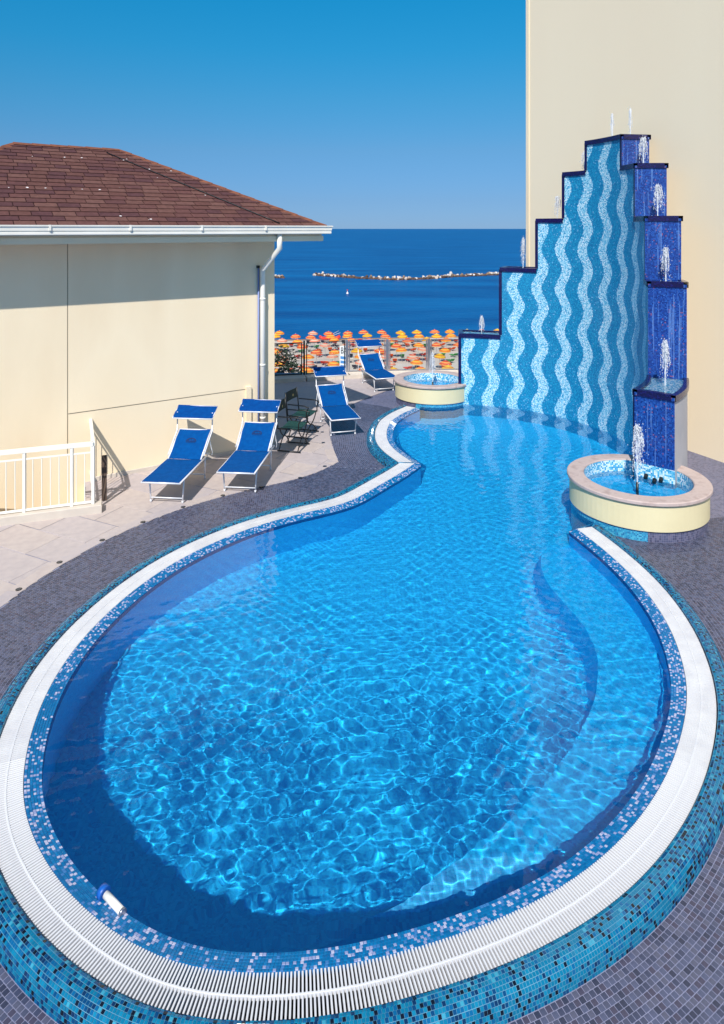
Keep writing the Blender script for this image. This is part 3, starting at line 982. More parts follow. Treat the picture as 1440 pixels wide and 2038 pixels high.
for k, (x, y) in enumerate(spots):
    p = ground(x, y, 0.0125)
    s = empty('ground_spot', p, 0, SPOT_LABELS[k], 'ground light', 'small round lights let into the slab border')
    MB().lathe([(0.036, 0.0), (0.036, 0.004), (0.026, 0.006)], 16).build('ring', M['black'], s)
    m = MB(); m.face([(0.026 * math.cos(a), 0.026 * math.sin(a), 0.0055) for a in np.linspace(0, 2 * math.pi, 16, endpoint=False)])
    m.build('lens', base_mat('dark_lens', S(52, 54, 64), 0.15), s)

# ------------------------------------------------------------------ left house with hipped shingle roof
def W2(s, o, z):
    """spot on the left house: s back along the wall from its right corner, o out of the wall"""
    p = CORNER - WT * s + WN * o
    return Vector((p.x, p.y, z))
def wall_at(px, py, o=0.0):
    """spot of the left wall that shows at a pixel"""
    k = (px - 720) / 1350.0
    c = CORNER + WN * o
    # (k*Y, Y) on plane WN . P = WN . c
    Y = WN.dot(c) / (WN.x * k + WN.y)
    P = Vector((k * Y, Y))
    s = -(P - CORNER).dot(WT)
    return s, CAM_H - (py - 455) * Y / 1350.0
HL, HD = 6.62, 4.70            # wall length and depth
OH = 0.69
house = empty('pavilion', W2(0, 0, 0), 0, 'cream rendered house with brown hipped shingle roof and white gutter', 'house')
hinv = Matrix.Translation(-W2(0, 0, 0))
def hpart(mb, name, mats, parent=house, **k):
    o = mb.build(name, mats, parent, **k)
    if parent is house: o.matrix_parent_inverse = hinv
    return o
s_j, _ = wall_at(134, 700)
mb = MB()
def wallquad(m, s0, s1, z0, z1, o=0.0):
    m.face([W2(s1, o, z0), W2(s0, o, z0), W2(s0, o, z1), W2(s1, o, z1)])
ZJ = wall_at(300, 801)[1]; SJ2 = wall_at(488, 775)[0]
# front: plaster fields set apart by real joints, the low right-hand field stands a little proud
wallquad(mb, -0.0, HL, -2.7, 4.0, -0.012)
jw = 0.006
fields = [(0, s_j - jw, ZJ + jw, 4.0, 0.0), (s_j + jw, HL, -2.7, 4.0, 0.0)]
for (a, b, z0, z1, o) in fields:
    wallquad(mb, a, b, z0, z1, o)
wallquad(mb, 0, SJ2, -0.3, ZJ + jw, 0.0)
wallquad(mb, SJ2, s_j - jw, -2.7, ZJ - jw, 0.004)
# other sides
def c2(s, d, z): p = CORNER - WT * s - WN * d; return (p.x, p.y, z)
mb.face([c2(0, HD, -.3), c2(0, 0, -.3), c2(0, 0, 4.0), c2(0, HD, 4.0)][::-1])
mb.face([c2(HL, 0, -.3), c2(HL, HD, -.3), c2(HL, HD, 4.0), c2(HL, 0, 4.0)][::-1])
mb.face([c2(0, HD, -.3), c2(HL, HD, -.3), c2(HL, HD, 4.0), c2(0, HD, 4.0)])
hpart(mb, 'wall', M['cream'])
mb = MB()
wallquad(mb, s_j - jw, s_j + jw, -2.7, 4.0, -0.009)
wallquad(mb, SJ2, s_j - jw, ZJ - jw, ZJ + jw, -0.008)
hpart(mb, 'wall_joint', M['joint'])
mb = MB()
Mw = Matrix(((-WT.x, WN.x, 0, CORNER.x), (-WT.y, WN.y, 0, CORNER.y), (0, 0, 1, 0), (0, 0, 0, 1)))
mb.box((SJ2 - .10, 0, -0.1), (SJ2 + 0.0, 0.05, ZJ + 0.06), 0, Mw, 0.01)
hpart(mb, 'pilaster', M['cream'])
mb = MB(); mb.box((0.02, 0.005, 0.0), ((rw - CORNER).length - .06, 0.035, 0.075), 0, Mw, 0.006)
hpart(mb, 'plinth', M['ledge'])
# eaves: soffit, fascia, gutter run round all sides as closed rings
def ring_pts(o):      # corner spots of the wall rectangle moved out by o
    return [c2(-o, -o, 0), c2(HL + o, -o, 0), c2(HL + o, HD + o, 0), c2(-o, HD + o, 0)]
def sweep_ring(prof, mb, mi=0):
    R = [(ring_pts(o), z) for o, z in prof]
    for j in range(len(R) - 1):
        for k in range(4):
            k2 = (k + 1) % 4
            a, b = R[j][0][k], R[j][0][k2]; c, d = R[j + 1][0][k2], R[j + 1][0][k]
            mb.face([(a[0], a[1], R[j][1]), (b[0], b[1], R[j][1]), (c[0], c[1], R[j + 1][1]), (d[0], d[1], R[j + 1][1])], mi)
    return mb
hpart(sweep_ring([(0.0, 4.0), (OH - .06, 3.985), (OH - .06, 3.97)], MB()), 'soffit', M['cream'])
hpart(sweep_ring([(OH - .06, 3.965), (OH, 3.965), (OH, 4.06), (OH - 0.025, 4.065), (OH - .025, 4.20), (OH - .08, 4.22)], MB()), 'fascia', M['cream'])
GUT = [(OH - .02, 4.10), (OH + .105, 4.10), (OH + .112, 4.11), (OH + .112, 4.145), (OH + .102, 4.152), (OH + .102, 4.16), (OH + .118, 4.168), (OH + .122, 4.225), (OH + .136, 4.232), (OH + .138, 4.252), (OH + .118, 4.255), (OH + .112, 4.235), (OH + .07, 4.17), (OH - .02, 4.16)]
gut = hpart(sweep_ring(GUT, MB()), 'gutter', M['white'])
mb = MB()
for sx_ in np.arange(0.55, HL, 1.18):
    mb.box((sx_, OH + .09, 4.17), (sx_ + 0.03, OH + .143, 4.258), 0, Mw)
mb.build('gutter_bracket', M['white'], gut)
# downpipe: from the gutter, back under the eave, down the wall
def WP_(px, py, o): s, z = wall_at(px, py, o); return W2(s, o, z)
s_d, _ = wall_at(522, 700, 0.08)
top = W2(wall_at(556, 470, OH + .03)[0], OH + .03, 4.10)
P = [top, top - Vector((0, 0, 0.26)), W2(s_d, 0.09, 3.42), W2(s_d, 0.09, 3.28), W2(s_d, 0.09, 0.05)]
dp = hpart(MB().tube(P, 0.048, 14), 'downpipe', M['white'])
mb = MB()
for z in (2.85, 1.6, 0.6): mb.tube([W2(s_d, 0.09, z), W2(s_d, .09, z + .035)], 0.055, 14)
mb.build('pipe_collar', M['white'], dp)
s_c, _ = wall_at(514, 700, 0.03)
hpart(MB().tube([W2(s_c, 0.03, 3.45), W2(s_c, 0.03, 0.05)], 0.018, 8), 'conduit', M['pipe_blue'])
hpart(MB().box((s_c - .02, 0.0, 3.45), (s_c + .03, 0.05, 3.50), 0, Mw), 'junction_box', M['black'])
# roof
EV = OH + 0.05                   # roof edge beyond the wall
RISE, RUN = 1.56, HD / 2 + EV
LE = HL + 2 * EV                 # eave length
SL = math.hypot(RISE, RUN)
E0 = CORNER + WT * EV + WN * EV  # right end of the front eave
ZE = 4.235
def RF(u, v, n=0.0):
    """front slope: u along the eave from its right end, v up the slope, n out of the roof"""
    h = v / SL
    p = E0 - WT * u - WN * (RUN * h) + WN * (n * RISE / SL)
    return Vector((p.x, p.y, ZE + RISE * h + n * RUN / SL))
roof = empty('roof', W2(0, 0, 0)); roof.parent = house; roof.matrix_parent_inverse = hinv
rinv = hinv
mb = MB()
rl = [c2(RUN - EV, RUN - EV, ZE + RISE), c2(HL - RUN + EV, RUN - EV, ZE + RISE)]
ec = [(p[0], p[1], ZE) for p in ring_pts(EV)]
rl = [Vector(p) for p in rl]
mb.face([ec[0], rl[0], rl[1], ec[1]][::-1]); mb.face([ec[1], rl[1], ec[2]][::-1]); mb.face([ec[2], rl[1], rl[0], ec[3]][::-1]); mb.face([ec[3], rl[0], ec[0]][::-1])
mb.face(ec)
under_roof = mb.build('roof_deck', M['under'], roof); under_roof.matrix_parent_inverse = rinv
def clip_poly(poly, f):
    out = []
    for i in range(len(poly)):
        a, b = poly[i - 1], poly[i]
        fa, fb = f(a), f(b)
        if (fa >= 0) != (fb >= 0):
            t = fa / (fa - fb); out.append((a[0] + (b[0] - a[0]) * t, a[1] + (b[1] - a[1]) * t))
        if fb >= 0: out.append(b)
    return out
NR = 21
ex = SL / NR
rs = random.Random(12)
shing = []
kh = RUN / SL                     # hip runs in by RUN over SL
for j in range(NR):
    u = -0.3 * rs.random()
    v0, v1 = j * ex, (j + 1) * ex + 0.03
    while u < LE:
        w = 0.30 * rs.choice([1, 1, 1, .9, 1.15])
        poly = [(u + .007, v0), (u + w - .007, v0), (u + w - .007, v1), (u + .007, v1)]
        poly = clip_poly(poly, lambda p: p[0] - p[1] * kh)
        poly = clip_poly(poly, lambda p: (LE - p[0]) - p[1] * kh) if len(poly) > 2 else []
        poly = clip_poly(poly, lambda p: SL - p[1]) if len(poly) > 2 else []
        if len(poly) > 2: shing.append((j, u + w / 2, v0, poly))
        u += w
vis = []
for k, (j, u, v, poly) in enumerate(shing):
    p = RF(u, v); px = 720 + 1350 * p.x / p.y
    if -10 < px < 660: vis.append((p.y, k))
vis = set(k for _, k in sorted(vis)[:300])
big = MB()
def shingle_faces(m, poly, v0, mi):
    lift = lambda p: 0.020 - 0.014 * (p[1] - v0) / ex + rs.uniform(0, .003)
    topf = [RF(p[0], p[1], lift(p)) for p in poly]
    bot = [RF(p[0], p[1], 0.001) for p in poly]
    a = (topf[1] - topf[0]).cross(topf[2] - topf[0]).z
    if a < 0: topf = topf[::-1]; bot = bot[::-1]
    m.face(topf, mi)
    for i in range(len(topf)):
        i2 = (i + 1) % len(topf)
        m.face([bot[i], bot[i2], topf[i2], topf[i]], mi)
for k, (j, u, v0, poly) in enumerate(shing):
    mi = rs.randrange(6)
    if k in vis:
        m = MB(); shingle_faces(m, poly, v0, 0)
        m.build('shingle', M['shingle'][mi], roof).matrix_parent_inverse = rinv
    else:
        shingle_faces(big, poly, v0, mi)
# the slopes turned away from the terrace
for (A, B, Cc, Dd) in ((ec[1], ec[2], rl[1], rl[1]), (ec[2], ec[3], rl[0], rl[1]), (ec[3], ec[0], rl[0], rl[0])):
    A, B, Cc, Dd = Vector(A), Vector(B), Vector(Cc), Vector(Dd)
    for j in range(NR):
        t0, t1 = j / NR, (j + 1) / NR
        p0, p1 = A.lerp(Dd, t0), B.lerp(Cc, t0); q0, q1 = A.lerp(Dd, t1), B.lerp(Cc, t1)
        n = max(1, int((p1 - p0).length / .3))
        up = Vector((0, 0, .02))
        for k in range(n):
            f = [p0.lerp(p1, k / n) + up, p0.lerp(p1, (k + .97) / n) + up, q0.lerp(q1, (k + .97) / n) + up * .3, q0.lerp(q1, k / n) + up * .3]
            big.face(f, rs.randrange(6))
o = big.build('shingle_mass', M['shingle'], roof); o.matrix_parent_inverse = rinv; o['kind'] = 'stuff'
def capline(a, b, w, name):
    a, b = Vector(a), Vector(b)
    n = max(1, int((b - a).length / 0.3))
    for k in range(n):
        p, q = a.lerp(b, k / n), a.lerp(b, (k + 1.12) / n if k < n - 1 else 1)
        t = (q - p).normalized(); s = t.cross(Vector((0, 0, 1))).normalized() * w
        lift = Vector((0, 0, 0.035)); dn = Vector((0, 0, -0.02))
        m = MB()
        m.face([p - s + dn, q - s + dn, q + lift * .7, p + lift]); m.face([p + lift, q + lift * .7, q + s + dn, p + s + dn])
        m.face([p - s + dn, p + lift, p + s + dn])
        m.build(name, M['ridge'], roof).matrix_parent_inverse = rinv
capline(rl[1], rl[0], 0.10, 'ridge_cap')
capline(ec[0], rl[0], 0.09, 'ridge_cap'); capline(ec[1], rl[1], 0.09, 'ridge_cap')
# thin lightning cable down the slope, and the pale droppings on it
def roof_uv(px, py):
    best = None
    for v in np.linspace(0, SL, 160):
        # solve u for this v so that px matches
        p0 = RF(0, v, .03); p1 = RF(1, v, .03)
        k = (px - 720) / 1350
        d = (p1 - p0)
        u = (k * p0.y - p0.x) / (d.x - k * d.y)
        p = p0 + d * u
        y = 455 - (p.z - CAM_H) * 1350 / p.y
        e = abs(y - py)
        if best is None or e < best[0]: best = (e, u, v)
    return best[1], best[2]
ua, va = roof_uv(212, 304); ub, vb = roof_uv(556, 444)
P = [RF(ua + (ub - ua) * t, va + (vb - va) * t, 0.03) for t in np.linspace(0, 1, 14)]
MB().tube(P, 0.011, 6).build('roof_cable', M['black'], roof).matrix_parent_inverse = rinv
mb = MB()
for px, py in [(17, 373), (54, 373), (90, 374), (163, 376), (198, 377), (64, 311), (128, 313), (162, 314), (246, 318), (252, 316), (313, 353), (297, 336), (240, 430), (300, 436), (296, 437), (340, 340), (408, 388), (433, 376)]:
    u, v = roof_uv(px, py); s = rs.uniform(.5, 1.2)
    s *= .75
    c = [RF(u + .03 * s * math.cos(a) * rs.uniform(.6, 1.2), v + .025 * s * math.sin(a) * rs.uniform(.6, 1.2), .028) for a in np.linspace(0, 2 * math.pi, 7, endpoint=False)]
    mb.face(c)
mb.build('bird_dropping', base_mat('dropping_white', S(225, 215, 215), .9), roof).matrix_parent_inverse = rinv

# ------------------------------------------------------------------ tall plain building on the right
q0 = Vector(ground(1367, 896)[:2]); q1 = Vector(ground(1440, 921)[:2])
td = (q0 - q1).normalized()
tn = Vector((td.y, -td.x))                       # away from the pool
kk = (1048 - 720) / 1350.0
s_ = (kk * q0.y - q0.x) / (td.x - kk * td.y)
FAR = q0 + td * s_
NEAR = q0 - td * 9.0
hi = 15.0
tall = empty('tower_block', (FAR.x, FAR.y, 0), 0, 'tall plain sand coloured building wall rising behind the mosaic fountain', 'building')
tinv = Matrix.Translation((-FAR.x, -FAR.y, 0))
mb = MB()
c = [NEAR, FAR, FAR + tn * 9, NEAR + tn * 9]
for i in range(4):
    a, b = c[i], c[(i + 1) % 4]
    mb.face([(a.x, a.y, ZS), (b.x, b.y, ZS), (b.x, b.y, hi), (a.x, a.y, hi)][::-1])
mb.face([(p.x, p.y, hi) for p in c])
o = mb.build('wall', M['cream2'], tall); o.matrix_parent_inverse = tinv
mb = MB()
e0 = FAR - tn * 0.02
for z0 in (0,):
    p = [e0 - td * 0.10, e0 + td * 0.012, FAR + td * .012 + tn * .1, FAR - td * .1 + tn * .004]
    for i in range(4):
        a, b = p[i], p[(i + 1) % 4]
        mb.face([(a.x, a.y, ZS), (b.x, b.y, ZS), (b.x, b.y, hi), (a.x, a.y, hi)])
o = mb.build('corner_strip', M['cream'], tall); o.matrix_parent_inverse = tinv

# ------------------------------------------------------------------ stepped mosaic fountain wall
fw = empty('fountain_wall', (WC[0], WC[1], 0), 0, 'curved stepped fountain wall with wavy blue and white mosaic stripes', 'fountain wall')
finv = Matrix.Translation((-WC[0], -WC[1], 0))
TIERS = []
for k in range(9):
    a0, a1, h = BND[k], BND[k + 1], HT[k]
    n = max(3, int(abs(a1 - a0) / 0.04))
    A = np.linspace(a0, a1, n + 1)
    mb = MB()
    zb = FLOOR_Z
    hb = h - 0.05
    for i in range(n):
        u0, u1 = A[i], A[i + 1]
        s0, s1 = (BND[0] - u0) * WR, (BND[0] - u1) * WR
        mb.face([wpt(u0, WR, zb), wpt(u1, WR, zb), wpt(u1, WR, h), wpt(u0, WR, h)], 0, [(s0, zb), (s1, zb), (s1, h), (s0, h)], True)
        mb.face([wpt(u1, WR + TH, zb), wpt(u0, WR + TH, zb), wpt(u0, WR + TH, h), wpt(u1, WR + TH, h)], 2, [(s1, zb), (s0, zb), (s0, h), (s1, h)], True)
        mb.face([wpt(u0, WR, hb), wpt(u1, WR, hb), wpt(u1, WR + TH, hb), wpt(u0, WR + TH, hb)], 3)
    # the stepped ends that stand free
    hl = HT[k - 1] if k > 0 else -1.2
    hr = HT[k + 1] if k < 8 else -1.2
    for (aa, zz) in ((a0, hl), (a1, hr)):
        if zz < h:
            P = [wpt(aa, WR, max(zz - .06, zb)), wpt(aa, WR + TH, max(zz - .06, zb)), wpt(aa, WR + TH, h), wpt(aa, WR, h)]
            mb.face(P, 1, [(0, P[0].z), (TH, P[0].z), (TH, h), (0, h)])
    o = mb.build('tier', [M['stripes'], M['navy'], M['greyed_wall'], M['basin_in']], fw); o.matrix_parent_inverse = finv
    # coping: a dark rim round a shallow trough, slightly overhanging
    mb = MB()
    d0 = 0.02 / WR
    lo_l = a0 + (d0 if hl < h else 0); hi_r = a1 - (d0 if hr < h else 0)
    A = np.linspace(lo_l, hi_r, n + 1)
    def run(r0, r1):
        for i in range(n):
            u0, u1 = A[i], A[i + 1]
            s0, s1 = -u0 * WR, -u1 * WR
            for (ra, za), (rb, zb_) in (((r0, h - .05), (r0, h + .045)), ((r0, h + .045), (r1, h + .045)), ((r1, h + .045), (r1, h - .05)), ((r1, h - .05), (r0, h - .05))):
                mb.face([wpt(u0, ra, za), wpt(u1, ra, za), wpt(u1, rb, zb_), wpt(u0, rb, zb_)], 0, [(s0, za), (s1, za), (s1, zb_ + .1 * (rb - ra)), (s0, zb_ + .1 * (rb - ra))])
    run(WR - 0.025, WR + 0.055)
    run(WR + TH - 0.055, WR + TH + 0.025)
    for aa, sg, free in ((lo_l, -1, hl < h), (hi_r, 1, hr < h)):
        if not free: continue
        da = sg * 0.085 / WR
        for (z0, z1) in ((h - .048, h + .047),):
            Q8 = [wpt(aa, WR + .05, z0), wpt(aa, WR + TH - .05, z0), wpt(aa + da, WR + TH - .05, z0), wpt(aa + da, WR + .05, z0)]
            T8 = [Vector((p.x, p.y, z1)) for p in Q8]
            mb.face(T8, 0, [(0, 0), (TH, 0), (TH, .08), (0, .08)]); mb.face(Q8, 0)
            for i in range(4):
                j = (i + 1) % 4
                mb.face([Q8[i], Q8[j], T8[j], T8[i]], 0, [(0, 0), (.5, 0), (.5, .1), (0, .1)])
        # narrow dark edge down the free end, at the mosaic's side
        zz = (hl if sg < 0 else hr)
        for rr in (WR,):
            Pe = [wpt(aa - sg * d0, rr - .008, max(zz + .047, 0.0)), wpt(aa + sg * .07 / WR - sg * d0, rr - .008, max(zz + .047, 0.0))]
            mb.face([Pe[0], Pe[1], Vector((Pe[1].x, Pe[1].y, h)), Vector((Pe[0].x, Pe[0].y, h))], 0, [(0, 0), (.07, 0), (.07, 3), (0, 3)])
    o = mb.build('coping', M['navy_trim'], fw); o.matrix_parent_inverse = finv
    # water standing in the trough
    mb = MB()
    for i in range(n):
        u0, u1 = A[i], A[i + 1]
        mb.face([wpt(u0, WR + .05, h + .02), wpt(u1, WR + .05, h + .02), wpt(u1, WR + TH - .05, h + .02), wpt(u0, WR + TH - .05, h + .02)])
    o = mb.build('trough_water', M['basin_water'], fw); o.matrix_parent_inverse = finv
    TIERS.append((0.5 * (a0 + a1), h))
    for o in fw.children:
        if o.name.startswith('tier'): o.cycles.is_caustics_receiver = True

# ------------------------------------------------------------------ round fountain basins
def basin(c, R, label, teal_from, teal_to):
    e = empty('fountain_basin', (c.x, c.y, 0), 0, label, 'fountain basin', 'round fountain basins at the ends of the mosaic wall')
    zr = 0.56
    MB().lathe([(R - .20, zr - .055), (R + .0, zr - .055), (R + .012, zr - .045), (R + .012, zr - .012), (R, zr), (R - .22, zr), (R - .232, zr - .012), (R - .232, zr - .06)], 72).build('stone_rim', M['rimstone'], e)
    MB().lathe([(R - .035, zr - .066), (R - .035, zr - .055)], 72).build('rim_joint', M['rim_dark'], e)
    MB().lathe([(R - .025, 0.155), (R - .025, zr - .066), (R - .1, zr - .06)], 72).build('side', M['cream3'], e)
    MB().lathe([(R - .06, 0.15), (R - .025, 0.155)], 72).build('side_edge', M['white'], e)
    MB().lathe([(R - .05, FLOOR_Z), (R - .05, 0.155)], 40, 0, (0, 0), teal_from, teal_to).build('water_base', M['teal_base'], e)
    MB().lathe([(R - .052, -.02), (R - .052, 0.155)], 40, 0, (0, 0), teal_to, teal_from + 2 * math.pi).build('deck_base', M['grey_base'], e)
    m = MB().lathe([(R - .235, zr - .02), (R - .235, 0.16)], 64)
    m.lathe([(R - .235, 0.16), (0.0, 0.16)], 64, 1)
    o = m.build('bowl', [M['basin_in'], M['pool_floor']], e); o.cycles.is_caustics_receiver = True
    # water with small ripples
    nr, ns = 16, 56
    vs = []; fs = []
    for j in range(nr + 1):
        for k in range(ns):
            rr = (R - .236) * j / nr; a = k * 2 * math.pi / ns
            x, y = rr * math.cos(a), rr * math.sin(a)
            z = zr - .19 + 0.004 * math.sin(42 * rr - 1) * math.exp(-rr * 1.5) + .002 * math.sin(31 * x + 5 * y) * math.sin(27 * y - 4 * x)
            vs.append((x, y, z))
    for j in range(nr):
        for k in range(ns):
            fs.append((j * ns + k, (j + 1) * ns + k, (j + 1) * ns + (k + 1) % ns, j * ns + (k + 1) % ns))
    me = bpy.data.meshes.new('basin_water'); me.from_pydata(vs, [], fs); me.materials.append(M['basin_water'])
    me.polygons.foreach_set('use_smooth', [True] * len(fs)); me.update()
    o = link('basin_water', me, e); o.cycles.is_caustics_caster = True
    MB().tube([(0, 0, 0.16), (0, 0, zr - .09)], 0.020, 12).build('nozzle', M['black'], e)
    return e
bs1 = basin(B1, B1R, 'far round fountain basin with stone rim beside the blue lounger', math.radians(-122), math.radians(20))
bs2 = basin(B2, B2R, 'near round fountain basin with pink stone rim and cream side', math.radians(60), math.radians(256))
# the bowl's mosaic runs on across the foot of the fountain wall where that stands in the basin
def bowl_back(e, c, aa, sg):
    m = MB()
    d_ = sg * 0.006 / WR
    P = [wpt(aa + d_, WR - .006, .16), wpt(aa + d_, WR + TH + .006, .16)]
    m.face([P[0], P[1], Vector((P[1].x, P[1].y, .575)), Vector((P[0].x, P[0].y, .575))], 0, [(0, 0), (TH, 0), (TH, .41), (0, .41)])
    A = np.linspace(aa + d_, aa - sg * .28, 7)
    for rr in (WR - .006, WR + TH + .006):
        for u0, u1 in zip(A[:-1], A[1:]):
            p, q = wpt(u0, rr, .16), wpt(u1, rr, .16)
            if (Vector(q[:2]) - c).length > 0.80: break
            m.face([p, q, Vector((q.x, q.y, .575)), Vector((p.x, p.y, .575))], 0, [(u0 * rr, 0), (u1 * rr, 0), (u1 * rr, .41), (u0 * rr, .41)])
    o = m.build('bowl_back', M['basin_in'], e); o.matrix_parent_inverse = Matrix.Translation((-c.x, -c.y, 0))
bowl_back(bs2, B2, BND[-1], -1)
bowl_back(bs1, B1, BND[0], 1)
# underwater lamps on the near basin's bowl
for (px, py) in ((1284, 946), (1301, 955), (1314, 953)):
    p = ground(px, py, 0.42)
    o = MB().tube([(p.x, p.y, .37), (p.x, p.y - .03, .44)], 0.03, 10).build('spotlight', M['black'], bs2)
    o.matrix_parent_inverse = Matrix.Translation((-B2.x, -B2.y, 0))

# ------------------------------------------------------------------ water jets
def jet(x, y, z, h, spread, label, dens=1.0, seed=0, lean=0.0):
    e = empty('water_jet', (x, y, z), 0, label, 'water jet', 'fountain jets')
    r = random.Random(seed)
    m = MB()
    n = 12
    # rising core, lumpy and thicker at the crown
    pts = []; 
    seg = 10
    rings = []
    for i in range(n + 1):
        t = i / n
        rad = (0.010 + 0.016 * t * t) * (1 + r.uniform(-.22, .22)) * (0.35 if i == n else 1)
        rings.append([(lean * t * t * h + rad * (1 + r.uniform(-.3, .3)) * math.cos(k * 2 * math.pi / seg), rad * (1 + r.uniform(-.3, .3)) * math.sin(k * 2 * math.pi / seg), t * h) for k in range(seg)])
    b = len(m.v)
    for R in rings: m.v.extend(R)
    for i in range(n):
        for k in range(seg):
            m.f.append((b + i * seg + k, b + i * seg + (k + 1) % seg, b + (i + 1) * seg + (k + 1) % seg, b + (i + 1) * seg + k)); m.m.append(0); m.sm.append(True); m.uv.append([(0, 0)] * 4)
    m.build('column', M['spray'], e)
    # falling veil: strands that curl over the crown
    m = MB()
    for k in range(int(24 * dens)):
        a = r.uniform(0, 2 * math.pi); sp = spread * r.uniform(.35, 1.0); h0 = h * r.uniform(.8, 1.0); fall = r.uniform(.25, .8)
        P = []
        for t in np.linspace(0, 1, 9):
            rr = sp * math.sqrt(t) ; zz = h0 + 0.05 * h * math.sin(min(t * 6, 3.14)) - h0 * fall * t * t
            P.append((lean * h + rr * math.cos(a + .3 * t) + r.uniform(-.004, .004), rr * math.sin(a + .3 * t), zz))
        for i in range(len(P) - 1):
            if r.random() < .18: continue
            A_, B_ = Vector(P[i]), Vector(P[i + 1])
            for f in (0.1, 0.45, 0.8):
                if r.random() < .3: continue
                c = A_.lerp(B_, f + r.uniform(-.12, .12)) + Vector((r.uniform(-.006, .006), r.uniform(-.006, .006), 0))
                t = (B_ - A_).normalized() * r.uniform(.010, .030); q = r.uniform(.003, .009)
                O = [c + Vector((q, 0, 0)), c + Vector((-q, 0, 0)), c + Vector((0, q, 0)), c + Vector((0, -q, 0)), c + t, c - t]
                b0 = len(m.v); m.v.extend([tuple(p) for p in O])
                for fc_ in ((0, 2, 4), (2, 1, 4), (1, 3, 4), (3, 0, 4), (2, 0, 5), (1, 2, 5), (3, 1, 5), (0, 3, 5)):
                    m.f.append(tuple(b0 + i_ for i_ in fc_)); m.m.append(0); m.sm.append(True); m.uv.append([(0, 0)] * 3)
    m.build('falling_veil', M['spray'], e)['kind'] = 'stuff'
    m = MB()
    for k in range(int(60 * dens)):
        a = r.uniform(0, 2 * math.pi); rr = spread * r.uniform(.1, 1.25); zz = h * r.uniform(.02, 1.08); q = r.uniform(.003, .008)
        c = Vector((rr * math.cos(a) + lean * zz, rr * math.sin(a), zz))
        P = [c + Vector(v) * q for v in ((1, 0, 0), (-1, 0, 0), (0, 1, 0), (0, -1, 0), (0, 0, 1.6), (0, 0, -1.6))]
        b = len(m.v); m.v.extend([tuple(p) for p in P])
        for f in ((0, 2, 4), (2, 1, 4), (1, 3, 4), (3, 0, 4), (2, 0, 5), (1, 2, 5), (3, 1, 5), (0, 3, 5)):
            m.f.append(tuple(b + i for i in f)); m.m.append(0); m.sm.append(True); m.uv.append([(0, 0)] * 3)
    m.build('droplets', M['spray'], e)['kind'] = 'stuff'
    return e
jl = [('small white water jet on the lowest step over the far basin', 0.42, .07, 1.0), ('bright white water jet on the second step against the sea', 0.72, .06, 1.2), ('drooping water jet on the third step before the sand wall', 0.55, .11, .7),
      ('thin water jet on the step just left of the fountain peak', 0.50, .10, .6)]
wm = WR + TH / 2
for k, (lb, h, sp, dn) in enumerate(jl):
    p = wpt(TIERS[k][0], wm, TIERS[k][1]); jet(p.x, p.y, p.z, h, sp, lb, dn, 30 + k)
a0, a1 = BND[4], BND[5]
for k, (f, lb) in enumerate(((.38, 'faint tall water jet on the fountain peak, left of the pair'), (.86, 'faint tall water jet on the fountain peak, right of the pair'))):
    p = wpt(a0 + (a1 - a0) * f, wm, 6.0); jet(p.x, p.y, p.z, 0.58, .05, lb, .4, 40 + k)
jr = [('water jet on the step just right of the fountain peak', 0.56, .10, 1.3), ('water jet on the second step down right of the peak', 0.60, .10, 1.4), ('water jet on the third step down right of the peak', 0.60, .09, 1.4), ('tall water jet in the white trough of the lowest right step', 0.74, .08, 1.5)]
for k, (lb, h, sp, dn) in enumerate(jr):
    a, hh = TIERS[5 + k]
    p = wpt(a, wm, hh); jet(p.x, p.y, p.z, h, sp, lb, dn, 50 + k)
jet(B1.x, B1.y, 0.45, 0.72, .09, 'slim water jet in the far round basin', 1.3, 60)
jet(B2.x, B2.y, 0.45, 0.86, .13, 'tall bell shaped water jet in the near round basin', 1.8, 61)

